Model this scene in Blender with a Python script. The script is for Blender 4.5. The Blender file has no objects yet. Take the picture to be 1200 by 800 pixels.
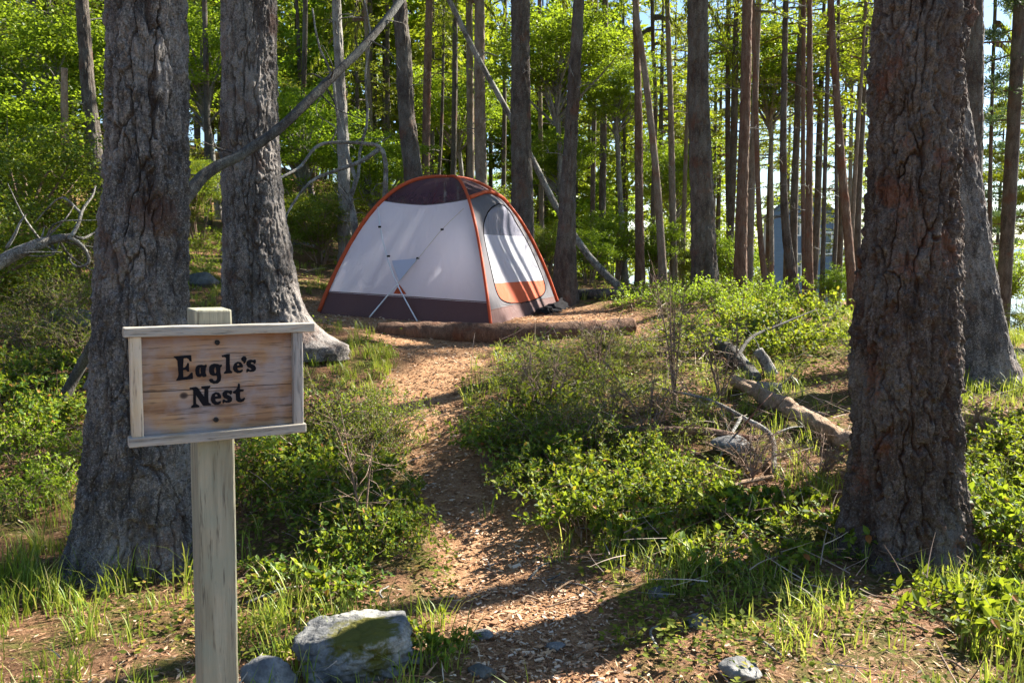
import bpy, math, random
import numpy as np
from mathutils import Vector, Matrix
sc = bpy.context.scene
C = sc.collection
RNG = np.random.default_rng(7)
rnd = random.Random(11)
R = math.radians

# ------------------------------------------------------------------ noise
def _hash(ix, iy, iz, seed):
    h = (ix.astype(np.int64) * 374761393 + iy.astype(np.int64) * 668265263 + iz.astype(np.int64) * 2147483647 + seed * 1274126177) & 0xFFFFFFFF
    h = ((h ^ (h >> 13)) * 1274126177) & 0xFFFFFFFF
    h = (h ^ (h >> 16)) & 0xFFFFFFFF
    h = (h * 2246822519) & 0xFFFFFFFF
    h = (h ^ (h >> 15)) & 0xFFFFFFFF
    return h / 4294967295.0
def vnoise(p, seed=0):
    p = np.asarray(p, float)
    i = np.floor(p).astype(np.int64); f = p - i
    f = f * f * f * (f * (f * 6 - 15) + 10)
    r = 0
    for dx in (0, 1):
        for dy in (0, 1):
            for dz in (0, 1):
                w = (f[:, 0] if dx else 1 - f[:, 0]) * (f[:, 1] if dy else 1 - f[:, 1]) * (f[:, 2] if dz else 1 - f[:, 2])
                r = r + w * _hash(i[:, 0] + dx, i[:, 1] + dy, i[:, 2] + dz, seed)
    return r * 2 - 1
def fbm(p, oct=4, seed=0, gain=.5):
    p = np.asarray(p, float); a = 1; s = 0; t = 0
    for o in range(oct):
        s = s + a * vnoise(p * 2 ** o + 17.3 * o, seed + o); t += a; a *= gain
    return s / t
def voro(u, v, period, seed):
    """F2-F1 and cell id of a jittered lattice that repeats every `period` cells in u"""
    iu = np.floor(u).astype(np.int64); iv = np.floor(v).astype(np.int64)
    f1 = np.full(u.shape, 9.); f2 = np.full(u.shape, 9.); cid = np.zeros(u.shape)
    z0 = np.zeros_like(iu)
    for a in (-1, 0, 1):
        for b in (-1, 0, 1):
            cu = iu + a; cv = iv + b; cm = np.mod(cu, period)
            jx = _hash(cm, cv, z0, seed); jy = _hash(cm, cv, z0 + 1, seed)
            d = np.hypot(cu + jx - u, cv + jy - v)
            nc = _hash(cm, cv, z0 + 2, seed)
            m = d < f1
            f2 = np.where(m, f1, np.minimum(f2, d)); cid = np.where(m, nc, cid); f1 = np.where(m, d, f1)
    return f2 - f1, cid
def sstep(a, b, x):
    t = np.clip((x - a) / (b - a), 0, 1); return t * t * (3 - 2 * t)

# ------------------------------------------------------------------ camera geometry
CAMZ = 1.6; FPX = 1000.0; PITCH = math.atan(0.1)
_F = np.array([0, math.cos(PITCH), -math.sin(PITCH)]); _U = np.array([0, math.sin(PITCH), math.cos(PITCH)])
def ray(px, py):
    return _F + np.array([1., 0, 0]) * ((px - 600) / FPX) + _U * ((400 - py) / FPX)
def P(px, py, Y):
    d = ray(px, py); t = Y / d[1]
    return np.array([0, 0, CAMZ]) + d * t

# ------------------------------------------------------------------ terrain
_ctl = []
def _c(x, y, z): _ctl.append((x, y, z))
for x, y, z in [(-3, 0, 0), (0, 0, .0), (3, 0, 0), (-3, 3, .02), (0, 3.1, .05), (3, 3, .0), (-2, 4.4, -.02), (2.05, 4.5, .01), (0, 4.6, .06),
                (-.5, 6.2, .36), (-.75, 8.0, .66), (-.7, 8.65, .70), (-.6, 9.25, .83), (-.23, 9.3, .82), (-2.3, 10.2, .92), (.66, 12, .84), (-1.41, 12.9, .94),
                (-.8, 11.1, .87), (-2.34, 7.8, .80), (-1.4, 7.2, .55), (1.2, 6.0, .42), (2.0, 8, .64), (3.2, 10, .80), (2.6, 12.5, 1.02), (1.4, 10, .84), (4.5, 13, .80), (4.35, 7.5, .50),
                (6, 9, .52), (9, 12, .0), (8, 16, -.5), (5, 18, .2), (5, 25, -2.2), (12, 20, -3.4), (20, 30, -7.5), (-5.5, 9, .9), (-5.4, 10, 1.15), (-3.2, 5, .12), (-4.2, 7.5, .6),
                (-4.5, 12, 1.45), (-4, 14, 1.65), (-2, 16, 1.7), (0, 18, 1.5), (2, 18, 1.0), (-8, 20, 3), (-4, 25, 3.0), (2, 28, .8), (-20, 30, 7), (-10, 40, 5), (10, 45, -7),
                (0, 45, 0), (-15, 3, .8), (-8, 4, .5), (7, 3, .1), (6, 6, .25), (15, 3, -.8), (20, 15, -5), (30, 0, -5), (-30, 0, 3), (-30, 20, 6), (30, 45, -9), (30, 30, -9)]:
    _c(x, y, z)
_ctl = np.array(_ctl)
def _tps(r2): return np.where(r2 > 1e-9, r2 * np.log(np.maximum(r2, 1e-9)) * .5, 0)
_n = len(_ctl)
_K = _tps(((_ctl[:, None, :2] - _ctl[None, :, :2]) ** 2).sum(-1)) + np.eye(_n) * .02
_A = np.zeros((_n + 3, _n + 3)); _A[:_n, :_n] = _K; _A[:_n, _n] = 1; _A[:_n, _n + 1:] = _ctl[:, :2]; _A[_n:, :_n] = _A[:_n, _n:].T
_W = np.linalg.solve(_A, np.concatenate([_ctl[:, 2], [0, 0, 0]]))
def Hbase(x, y):
    x = np.atleast_1d(np.asarray(x, float)); y = np.atleast_1d(np.asarray(y, float))
    cx = np.clip(x, -30, 30); cy = np.clip(y, -1, 45)
    z = np.empty(cx.shape)
    for s in range(0, cx.size, 60000):
        a = cx[s:s + 60000]; b = cy[s:s + 60000]
        r2 = (a[:, None] - _ctl[None, :, 0]) ** 2 + (b[:, None] - _ctl[None, :, 1]) ** 2
        z[s:s + 60000] = _tps(r2) @ _W[:_n] + _W[_n] + _W[_n + 1] * a + _W[_n + 2] * b
    d = np.hypot(x - cx, y - cy)
    far = -9.5 + 22 * sstep(20, 80, -x)
    spit = 6.5 * np.exp(-((y - 84) / 20.) ** 2) * sstep(-60, -10, x) * (1 - sstep(36, 47, x))
    return z + (far - z) * sstep(0, 70, d) + spit
# path: centre line and half width, world units
_pp = [(780, 3.2, .5), (640, 3.2, .40), (640, 3.6, .40), (575, 4.6, .38), (540, 5.4, .27), (508, 6.2, .27), (500, 7.0, .30), (515, 8.0, .50), (525, 8.7, .7)]
PATH = np.array([((px - 600) / 1000 * Y, Y, w) for px, Y, w in _pp[1:]])
PATH = np.vstack([[.6, .5, .5], [.3, 2.3, .42], PATH])
def pathmask(x, y):
    x = np.atleast_1d(x); y = np.atleast_1d(y)
    m = np.zeros(x.shape); nz = fbm(np.stack([x * 2.3, y * 2.3, x * 0], 1), 3, 77)
    for a, b in zip(PATH[:-1], PATH[1:]):
        ab = b[:2] - a[:2]; t = np.clip(((x - a[0]) * ab[0] + (y - a[1]) * ab[1]) / (ab @ ab), 0, 1)
        d = np.hypot(x - a[0] - t * ab[0], y - a[1] - t * ab[1]); w = (a[2] + (b[2] - a[2]) * t) * (.9 + .45 * nz)
        m = np.maximum(m, 1 - sstep(.7, 1.35, d / w))
    # tent pad
    e = np.hypot((x + .65) / 2.15, (y - 10.9) / 2.3)
    e2 = np.hypot((x - .85) / .75, (y - 10.1) / 1.1)
    m = np.maximum(m, np.maximum(1 - sstep(.85, 1.1, e), 1 - sstep(.8, 1.2, e2)))
    return m
def H(x, y):
    x = np.atleast_1d(np.asarray(x, float)); y = np.atleast_1d(np.asarray(y, float))
    z = Hbase(x, y)
    p = np.stack([x, y, np.zeros_like(x)], 1)
    pm = pathmask(x, y)
    pad = 1 - sstep(.8, 1.05, np.hypot((x + .65) / 2.1, (y - 10.95) / 2.25))
    z = z + (1 - .8 * pm) * (.05 * fbm(p * .9, 3, 3) + .018 * fbm(p * 5, 2, 9)) + .006 * vnoise(p * 14, 5) - .03 * pm * (1 - pad)
    return z
def h1(x, y): return float(H(x, y)[0])
def hit(px, py):
    """where the view ray through a photo point meets the ground"""
    d = ray(px, py); t = np.linspace(1.5, 60, 1200); 
    x = d[0] * t; y = d[1] * t; z = CAMZ + d[2] * t
    g = Hbase(x, y); k = np.argmax(z < g)
    if not (z < g).any(): return None
    t = np.linspace(t[max(k - 1, 0)], t[k], 20)
    x = d[0] * t; y = d[1] * t; z = CAMZ + d[2] * t; k = np.argmax(z < H(x, y) + 1e-4)
    return np.array([x[k], y[k], h1(x[k], y[k])])

# ------------------------------------------------------------------ objects
def tag(o, label=None, cat=None, group=None, kind=None):
    if label: o['label'] = label
    if cat: o['category'] = cat
    if group: o['group'] = group
    if kind: o['kind'] = kind
    return o
def empty(name, loc, label, cat, group=None):
    o = bpy.data.objects.new(name, None); C.objects.link(o); o.location = Vector([float(v) for v in loc]); o.empty_display_size = .1
    return tag(o, label, cat, group)
def build(name, V, Fs, mats, parent=None, smooth=False, midx=None, attrs=None, rel=True):
    """one mesh object out of numpy verts and a list of face arrays; world verts are made local to the parent"""
    V = np.asarray(V, np.float32)
    if not isinstance(Fs, (list, tuple)): Fs = [Fs]
    Fs = [np.asarray(f, np.int32) for f in Fs if len(f)]
    if parent is not None and rel: V = V - np.array(parent.location, np.float32)
    me = bpy.data.meshes.new(name)
    me.vertices.add(len(V)); me.vertices.foreach_set('co', V.ravel())
    tot = np.concatenate([np.full(len(f), f.shape[1], np.int32) for f in Fs])
    me.loops.add(int(tot.sum())); me.loops.foreach_set('vertex_index', np.concatenate([f.ravel() for f in Fs]))
    me.polygons.add(len(tot)); me.polygons.foreach_set('loop_start', np.concatenate([[0], np.cumsum(tot)[:-1]]).astype(np.int32))
    if midx is not None: me.polygons.foreach_set('material_index', np.asarray(midx, np.int32))
    me.polygons.foreach_set('use_smooth', np.full(len(tot), smooth, bool) if isinstance(smooth, bool) else smooth)
    me.update(calc_edges=True)
    for m in (mats if isinstance(mats, (list, tuple)) else [mats]): me.materials.append(m)
    for k, a in (attrs or {}).items():
        at = me.attributes.new(k, 'FLOAT', 'POINT'); at.data.foreach_set('value', np.asarray(a, np.float32))
    o = bpy.data.objects.new(name, me); C.objects.link(o)
    if parent is not None: o.parent = parent
    return o
def copy_tree(o, loc=None, rot=None, scl=None, parent=None):
    c = o.copy(); C.objects.link(c)
    if parent is not None: c.parent = parent
    if loc is not None: c.location = Vector([float(v) for v in loc])
    if rot is not None: c.rotation_euler = rot
    if scl is not None: c.scale = scl if hasattr(scl, '__len__') else (scl,) * 3
    for ch in KIDS.get(o.name, []): copy_tree(ch, parent=c)
    return c
KIDS = {}
def kids(o, *ch): KIDS[o.name] = list(ch)
class Acc:
    """collects verts and faces of several pieces for one mesh"""
    def __init__(s): s.V = []; s.F3 = []; s.F4 = []; s.m3 = []; s.m4 = []; s.n = 0; s.s3 = []; s.s4 = []
    def add(s, V, F, m=0, smooth=False):
        if not isinstance(F, list): F = [F]
        for f in F:
            f = np.asarray(f)
            if not len(f): continue
            (s.F3 if f.shape[1] == 3 else s.F4).append(f + s.n); (s.m3 if f.shape[1] == 3 else s.m4).append(np.full(len(f), m))
            (s.s3 if f.shape[1] == 3 else s.s4).append(np.full(len(f), smooth))
        s.V.append(V); s.n += len(V); return s
    def arrays(s):
        F = []; m = []; sm = []
        if s.F3: F.append(np.concatenate(s.F3)); m += s.m3; sm += s.s3
        if s.F4: F.append(np.concatenate(s.F4)); m += s.m4; sm += s.s4
        return np.concatenate(s.V), F, np.concatenate(m), np.concatenate(sm)
    def build(s, name, mats, parent=None, rel=True):
        V, F, m, sm = s.arrays(); return build(name, V, F, mats, parent, sm, m, rel=rel)
def gridf(nu, nv, wrap=True, off=0):
    """quads of a grid with nv rows of nu points"""
    a = np.arange(nv - 1)[:, None] * nu; b = np.arange(nu if wrap else nu - 1)[None, :]; c = (b + 1) % nu
    return np.stack([(a + b), (a + c), (a + nu + c), (a + nu + b)], -1).reshape(-1, 4) + off
def smoothpath(pts, n):
    pts = np.asarray(pts, float)
    if len(pts) == 2: return pts[0] + (pts[1] - pts[0]) * np.linspace(0, 1, n)[:, None]
    q = np.vstack([2 * pts[0] - pts[1], pts, 2 * pts[-1] - pts[-2]]); t = np.linspace(0, len(pts) - 1 - 1e-6, n)
    i = t.astype(int); f = (t - i)[:, None]
    a, b, c, d = q[i], q[i + 1], q[i + 2], q[i + 3]
    return .5 * (2 * b + (c - a) * f + (2 * a - 5 * b + 4 * c - d) * f ** 2 + (3 * b - a - 3 * c + d) * f ** 3)
def tube(path, rad, ns=8, rough=0., seed=0, cap=True, rs=6.):
    path = np.asarray(path, float); n = len(path); rad = np.broadcast_to(np.asarray(rad, float), (n,))
    T = np.gradient(path, axis=0); T /= np.linalg.norm(T, axis=1)[:, None] + 1e-12
    up = np.array([0, 0, 1.]) if abs(T[0][2]) < .9 else np.array([1., 0, 0])
    N = np.cross(T, up); 
    N /= np.linalg.norm(N, axis=1)[:, None] + 1e-9
    for i in range(1, n):
        v = N[i - 1] - T[i] * (N[i - 1] @ T[i]); N[i] = v / (np.linalg.norm(v) + 1e-12)
    B = np.cross(T, N)
    th = np.linspace(0, 2 * math.pi, ns, endpoint=False)
    dirv = N[:, None, :] * np.cos(th)[None, :, None] + B[:, None, :] * np.sin(th)[None, :, None]
    r = rad[:, None] * np.ones(ns)
    if rough: r = r * (1 + rough * fbm((path[:, None, :] * rs + dirv * 1.2).reshape(-1, 3) + seed * 7.1, 3, seed).reshape(n, ns))
    V = (path[:, None, :] + dirv * r[:, :, None]).reshape(-1, 3); F = [gridf(ns, n)]
    if cap:
        V = np.vstack([V, path[0], path[-1]]); k = np.arange(ns); k2 = (k + 1) % ns
        F.append(np.stack([k2, k, np.full(ns, n * ns)], 1)); F.append(np.stack([k, k2], 1) + (n - 1) * ns)
        F[-1] = np.column_stack([F[-1], np.full(ns, n * ns + 1)])
    return V, F
def norm(v): return v / (np.linalg.norm(v, axis=-1, keepdims=True) + 1e-12)
def scatter(tv, tf, pos, Xa, Ya, Za):
    """template verts (k,3) placed at pos with (already scaled) axes"""
    V = pos[:, None, :] + tv[None, :, 0:1] * Xa[:, None, :] + tv[None, :, 1:2] * Ya[:, None, :] + tv[None, :, 2:3] * Za[:, None, :]
    F = tf[None] + (np.arange(len(pos)) * len(tv))[:, None, None]
    return V.reshape(-1, 3), F.reshape(-1, tf.shape[1])
def frames(d, n):
    """axes: Y along d, Z near n"""
    Y = norm(d); X = norm(np.cross(Y, n)); Z = np.cross(X, Y); return X, Y, Z
LEAF_V = np.array([[0, 0, 0], [.42, .28, .10], [.45, .58, .10], [0, 1, -.06], [-.45, .58, .10], [-.42, .28, .10], [0, .45, -.02]]); LEAF_F = np.array([[0, 1, 6], [1, 2, 6], [2, 3, 6], [3, 4, 6], [4, 5, 6], [5, 0, 6]])
DIA_V = np.array([[0, 0, 0], [.5, .45, .08], [0, 1, 0], [-.5, .45, .08]]); DIA_F = np.array([[0, 1, 2], [0, 2, 3]])
def leaves(pos, d, n, L, W, tv=LEAF_V, tf=LEAF_F):
    X, Y, Z = frames(d, n); L = np.broadcast_to(L, (len(pos),))[:, None]; W = np.broadcast_to(W, (len(pos),))[:, None]
    return scatter(tv, tf, pos, X * W, Y * L, Z * W)
def boxv(c, s, ax=None):
    """box verts/faces; ax rows = axes"""
    ax = np.eye(3) if ax is None else np.asarray(ax)
    q = np.array([[x, y, z] for x in (-.5, .5) for y in (-.5, .5) for z in (-.5, .5)]) * np.array(s)
    return np.asarray(c) + q @ ax, np.array([[0, 1, 3, 2], [4, 6, 7, 5], [0, 4, 5, 1], [2, 3, 7, 6], [0, 2, 6, 4], [1, 5, 7, 3]])

# ------------------------------------------------------------------ materials
class NT:
    def __init__(s, name):
        s.m = bpy.data.materials.new(name); s.m.use_nodes = True; s.t = s.m.node_tree; s.t.nodes.clear(); s.out = s.n('ShaderNodeOutputMaterial')
    def n(s, t, **k):
        x = s.t.nodes.new(t)
        for a, b in k.items():
            if a.startswith('i_'): x.inputs[a[2:].replace('_', ' ')].default_value = b
            else: setattr(x, a, b)
        return x
    def l(s, a, b): s.t.links.new(a, b)
    def coord(s, scale=(1, 1, 1), kind='Object'):
        tc = s.n('ShaderNodeTexCoord'); mp = s.n('ShaderNodeMapping'); s.l(tc.outputs[kind], mp.inputs[0]); mp.inputs['Scale'].default_value = scale; return mp.outputs[0]
    def noise(s, v, scale, detail=4, rough=.6, dist=0):
        x = s.n('ShaderNodeTexNoise'); s.l(v, x.inputs['Vector']); x.inputs['Scale'].default_value = scale; x.inputs['Detail'].default_value = detail; x.inputs['Roughness'].default_value = rough; x.inputs['Distortion'].default_value = dist; return x.outputs['Fac']
    def ramp(s, f, stops, interp='LINEAR'):
        x = s.n('ShaderNodeValToRGB'); s.l(f, x.inputs[0]); x.color_ramp.interpolation = interp; e = x.color_ramp.elements
        while len(e) < len(stops): e.new(.5)
        for q, (p, c) in zip(e, stops): q.position = p; q.color = (c, c, c, 1) if not hasattr(c, '__len__') else (*c, 1)
        return x.outputs[0]
    def mix(s, f, a, b, mode='MIX'):
        x = s.n('ShaderNodeMix', data_type='RGBA', blend_type=mode)
        for i, v in ((0, f), (6, a), (7, b)):
            if hasattr(v, 'node'): s.l(v, x.inputs[i])
            elif i == 0: x.inputs[0].default_value = v
            else: x.inputs[i].default_value = (*v, 1)
        return x.outputs[2]
    def math(s, op, a, b=0., c=0.):
        x = s.n('ShaderNodeMath', operation=op)
        for i, v in enumerate((a, b, c)):
            if hasattr(v, 'node'): s.l(v, x.inputs[i])
            else: x.inputs[i].default_value = v
        return x.outputs[0]
    def bump(s, h, strength=.5, dist=.01):
        x = s.n('ShaderNodeBump'); s.l(h, x.inputs['Height']); x.inputs['Strength'].default_value = strength; x.inputs['Distance'].default_value = dist; return x.outputs[0]
    def bsdf(s, col, rough=.8, spec=.3, normal=None):
        x = s.n('ShaderNodeBsdfPrincipled'); x.inputs['Specular IOR Level'].default_value = spec
        for i, v in (('Base Color', col), ('Roughness', rough)):
            if hasattr(v, 'node'): s.l(v, x.inputs[i])
            else: x.inputs[i].default_value = (*v, 1) if hasattr(v, '__len__') else v
        if normal is not None: s.l(normal, x.inputs['Normal'])
        return x
    def done(s, sh): s.l(sh.outputs[0] if hasattr(sh, 'outputs') else sh, s.out.inputs[0]); return s.m
def leaf_mat(name, stops, tr=(.30, .40, .04), fac=.4, rough=.45, spec=.35):
    t = NT(name); g = t.n('ShaderNodeNewGeometry')
    col = t.ramp(g.outputs['Random Per Island'], stops)
    oi = t.n('ShaderNodeObjectInfo'); hs = t.n('ShaderNodeHueSaturation'); t.l(col, hs.inputs['Color'])
    t.l(t.math('MULTIPLY_ADD', oi.outputs['Random'], .35, .85), hs.inputs['Value']); t.l(t.math('MULTIPLY_ADD', oi.outputs['Random'], .03, .485), hs.inputs['Hue'])
    b = t.bsdf(hs.outputs[0], rough, spec); tl = t.n('ShaderNodeBsdfTranslucent'); t.l(t.mix(.55, hs.outputs[0], tr), tl.inputs[0])
    mx = t.n('ShaderNodeMixShader'); mx.inputs[0].default_value = fac; t.l(b.outputs[0], mx.inputs[1]); t.l(tl.outputs[0], mx.inputs[2])
    return t.done(mx)
def bark_mat(name, base, light, inner, lichen=(.30, .33, .27), lich=.5, sc=1., furr=True, bs=.8):
    t = NT(name); v = t.coord((1, 1, .35)); vi = t.coord()
    a = t.noise(v, 14 * sc, 6, .7, .4); b = t.noise(vi, 48 * sc, 5, .8); c = t.noise(vi, 2.2 * sc, 3, .6)
    col = t.mix(t.ramp(a, [(.35, 0.), (.68, 1.)]), base, light)
    col = t.mix(t.ramp(t.math('ADD', t.math('MULTIPLY', c, .6), t.math('MULTIPLY', b, .55)), [(.55, 0.), (.64, lich)]), col, lichen)
    fl = t.noise(vi, 105 * sc, 3, .75); col = t.mix(t.ramp(t.math('ADD', t.math('MULTIPLY', fl, .75), t.math('MULTIPLY', a, .3)), [(.56, 0.), (.63, lich)]), col, tuple(min(.6, q * 1.35) for q in lichen))
    col = t.mix(t.ramp(fl, [(.34, .8), (.43, 0.)]), col, tuple(q * .35 for q in base))
    if furr:
        at = t.n('ShaderNodeAttribute'); at.attribute_name = 'furrow'
        col = t.mix(t.math('MULTIPLY', at.outputs['Fac'], .55), col, inner)
        rc = t.noise(vi, 3.1 * sc, 2, .5)
        col = t.mix(t.ramp(t.math('MULTIPLY', rc, t.math('ADD', b, .5)), [(.60, 0.), (.68, .55)]), col, (inner[0] * 1.5, inner[1] * 1.15, inner[2]))
    vo = t.n('ShaderNodeTexVoronoi'); t.l(v, vo.inputs['Vector']); vo.inputs['Scale'].default_value = 38 * sc
    hgt = t.math('ADD', t.math('MULTIPLY', a, .8), t.math('ADD', t.math('MULTIPLY', b, .5), t.math('ADD', t.math('MULTIPLY', vo.outputs[0], .5), t.math('MULTIPLY', fl, .35))))
    return t.done(t.bsdf(col, .92, .15, t.bump(hgt, bs, .012)))

M = {}
M['bark_near'] = bark_mat('bark_near', (.038, .034, .033), (.140, .124, .114), (.055, .032, .022), (.28, .255, .235), .55)
M['bark_right'] = bark_mat('bark_right', (.038, .027, .022), (.112, .082, .066), (.095, .040, .022), (.19, .17, .15), .45)
M['bark_dark'] = bark_mat('bark_dark', (.042, .034, .029), (.115, .092, .078), (.08, .045, .03), (.20, .20, .17), .3)
M['bark_red'] = bark_mat('bark_red', (.085, .046, .032), (.185, .115, .080), (.12, .05, .03), (.26, .24, .2), .2)
M['bark_tan'] = bark_mat('bark_tan', (.11, .078, .053), (.23, .18, .135), (.14, .08, .05), (.27, .25, .21), .4)
M['bark_grey'] = bark_mat('bark_grey', (.10, .09, .08), (.24, .22, .195), (.13, .09, .07), (.33, .33, .30), .5)
M['dead'] = bark_mat('dead_wood', (.060, .052, .044), (.18, .16, .138), (.15, .1, .07), (.45, .46, .42), .45, 2., False)
M['deadtan'] = bark_mat('dry_tan_wood', (.16, .10, .06), (.40, .27, .17), (.2, .1, .06), (.38, .34, .28), .25, 2., False)
M['branchdark'] = bark_mat('branch_dark', (.035, .03, .028), (.085, .075, .068), (.1, .06, .04), (.20, .21, .19), .4, 2., False)
M['twig'] = bark_mat('twig', (.16, .10, .07), (.30, .21, .15), (.1, .06, .04), (.3, .28, .24), .2, 3., False)
M['log'] = bark_mat('log_bark', (.075, .038, .024), (.18, .10, .065), (.10, .04, .02), (.24, .2, .15), .15, 1.5)
M['fir'] = leaf_mat('fir_needles', [(0, (.028, .050, .010)), (.5, (.075, .105, .014)), (1, (.15, .175, .022))], (.34, .38, .02), .38, .55, .25)
M['firbright'] = leaf_mat('fir_needles_bright', [(0, (.070, .100, .010)), (.5, (.16, .19, .016)), (1, (.22, .26, .022))], (.44, .52, .02), .44, .5, .25)
M['firblue'] = leaf_mat('shore_fir_needles', [(0, (.020, .044, .026)), (.6, (.045, .080, .038)), (1, (.085, .115, .04))], (.16, .24, .05), .28, .55, .3)
M['maple'] = leaf_mat('broad_leaves', [(0, (.038, .078, .010)), (.5, (.110, .180, .014)), (1, (.24, .31, .03))], (.46, .62, .025), .47, .45, .25)
M['bush'] = leaf_mat('bush_leaves', [(0, (.034, .070, .009)), (.5, (.08, .140, .014)), (.9, (.16, .22, .02)), (.95, (.28, .25, .04)), (1, (.26, .13, .05))], (.42, .50, .02), .38, .45, .3)
M['salal'] = leaf_mat('thicket_leaves', [(0, (.022, .052, .009)), (.4, (.055, .110, .014)), (.75, (.13, .20, .022)), (.93, (.30, .31, .04)), (.975, (.32, .16, .04)), (1, (.3, .08, .03))], (.44, .52, .02), .40, .58, .22)
M['grass'] = leaf_mat('grass_blades', [(0, (.08, .14, .014)), (.5, (.16, .24, .022)), (.8, (.28, .32, .04)), (1, (.42, .34, .15))], (.46, .50, .05), .4, .45, .35)
M['weed'] = leaf_mat('weed_leaves', [(0, (.04, .06, .012)), (.5, (.10, .135, .018)), (.85, (.22, .23, .035)), (1, (.34, .2, .06))], (.3, .42, .03), .38, .75, .1)
def chip_mat(name, stops):
    t = NT(name); g = t.n('ShaderNodeNewGeometry'); return t.done(t.bsdf(t.ramp(g.outputs['Random Per Island'], stops), .8, .25))
M['chips'] = chip_mat('wood_chips', [(0, (.12, .06, .032)), (.35, (.28, .15, .08)), (.75, (.48, .31, .18)), (1, (.64, .52, .40))])
M['litter'] = chip_mat('needle_litter', [(0, (.10, .05, .028)), (.45, (.27, .14, .07)), (.8, (.42, .26, .15)), (1, (.5, .42, .30))])
def proj(p):
    q = np.asarray(p) - np.array([0, 0, CAMZ]); dF = q @ _F; dU = q @ _U
    dF = np.where(dF > .05, dF, .05)
    return 600 + FPX * q[:, 0] / dF, 400 - FPX * dU / dF
def dens(px, py, ells, out=0.):
    m = np.zeros(px.shape)
    for cx, cy, rx, ry, w in ells:
        m = np.maximum(m, w * (1 - sstep(.75, 1.15, np.hypot((px - cx) / rx, (py - cy) / ry))))
    off = (px < -20) | (px > 1220) | (py > 815)
    return np.where(off, np.maximum(m, out), m)

# ================================================================== SETTING
def geo(a, b, n, g):  # n growing steps from a to b
    t = np.linspace(0, 1, n + 1)[1:] ** g; return a + (b - a) * t
xs = np.concatenate([geo(-8, -600, 46, 2.6)[::-1], np.arange(-8, 8.001, .045), geo(8, 600, 46, 2.6)])
ys = np.concatenate([geo(0, -300, 22, 2.6)[::-1], np.arange(0, 16.001, .045), geo(16, 900, 110, 2.4)])
gx, gy = np.meshgrid(xs, ys); gz = H(gx.ravel(), gy.ravel())
pmk = pathmask(gx.ravel(), gy.ravel())
t = NT('forest_floor'); v = t.coord()
at = t.n('ShaderNodeAttribute'); at.attribute_name = 'path'
n1 = t.noise(v, 60, 5, .75); n2 = t.noise(v, 2.3, 4, .6); n3 = t.noise(v, 9, 4, .7); n4 = t.noise(v, 220, 2, .6)
soil = t.ramp(t.math('ADD', t.math('MULTIPLY', n1, .75), t.math('MULTIPLY', t.noise(v, 1.3, 4, .7), .25)), [(.30, (.05, .028, .017)), (.46, (.16, .085, .046)), (.60, (.30, .17, .095)), (.75, (.44, .31, .19))])
moss = t.ramp(n1, [(.3, (.035, .040, .012)), (.6, (.12, .125, .028)), (.8, (.24, .22, .07))])
col = t.mix(t.ramp(t.math('ADD', t.math('MULTIPLY', n2, .6), t.math('MULTIPLY', n3, .45)), [(.50, 0.), (.60, .85)]), soil, moss)
pc = t.ramp(t.math('ADD', t.math('MULTIPLY', n1, .6), t.math('MULTIPLY', n3, .4)), [(.34, (.12, .058, .030)), (.47, (.34, .185, .095)), (.60, (.50, .31, .175)), (.78, (.62, .46, .31))])
col = t.mix(at.outputs['Fac'], col, pc)
M['ground'] = t.done(t.bsdf(col, .95, .1, t.bump(t.math('ADD', n1, t.math('MULTIPLY', n4, .5)), 1.0, .02)))
tag(build('ground', np.stack([gx.ravel(), gy.ravel(), gz], 1), gridf(len(xs), len(ys), False), M['ground'], smooth=True, attrs={'path': pmk}), kind='structure')
# water
t = NT('sea_water'); v = t.coord((1, 1, 1)); nn = t.noise(v, .35, 6, .6)
M['water'] = t.done(t.bsdf((.10, .17, .20), .12, .5, t.bump(nn, .25, .3)))
wx = np.linspace(-6000, 6000, 25); wxx, wyy = np.meshgrid(wx, np.linspace(-400, 9000, 25))
tag(build('water', np.stack([wxx.ravel(), wyy.ravel(), np.full(wxx.size, -7.)], 1), gridf(25, 25, False), M['water']), kind='structure')
# far shore across the water
hx = np.linspace(-3500, 4500, 240); prof = 25 + 60 * np.clip(fbm(np.stack([hx / 900, hx * 0, hx * 0], 1), 5, 21) + .35, 0, 2)
V = []; 
for k, (yy, s) in enumerate(((3600, 0.), (3800, .75), (4100, 1.), (4700, .6), (5200, 0))):
    V.append(np.stack([hx, np.full(hx.shape, float(yy)), -8 + prof * s], 1))
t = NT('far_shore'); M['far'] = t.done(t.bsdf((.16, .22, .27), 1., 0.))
tag(build('far_hills', np.concatenate(V), gridf(240, 5, False), M['far'], smooth=True), kind='structure')

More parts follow.
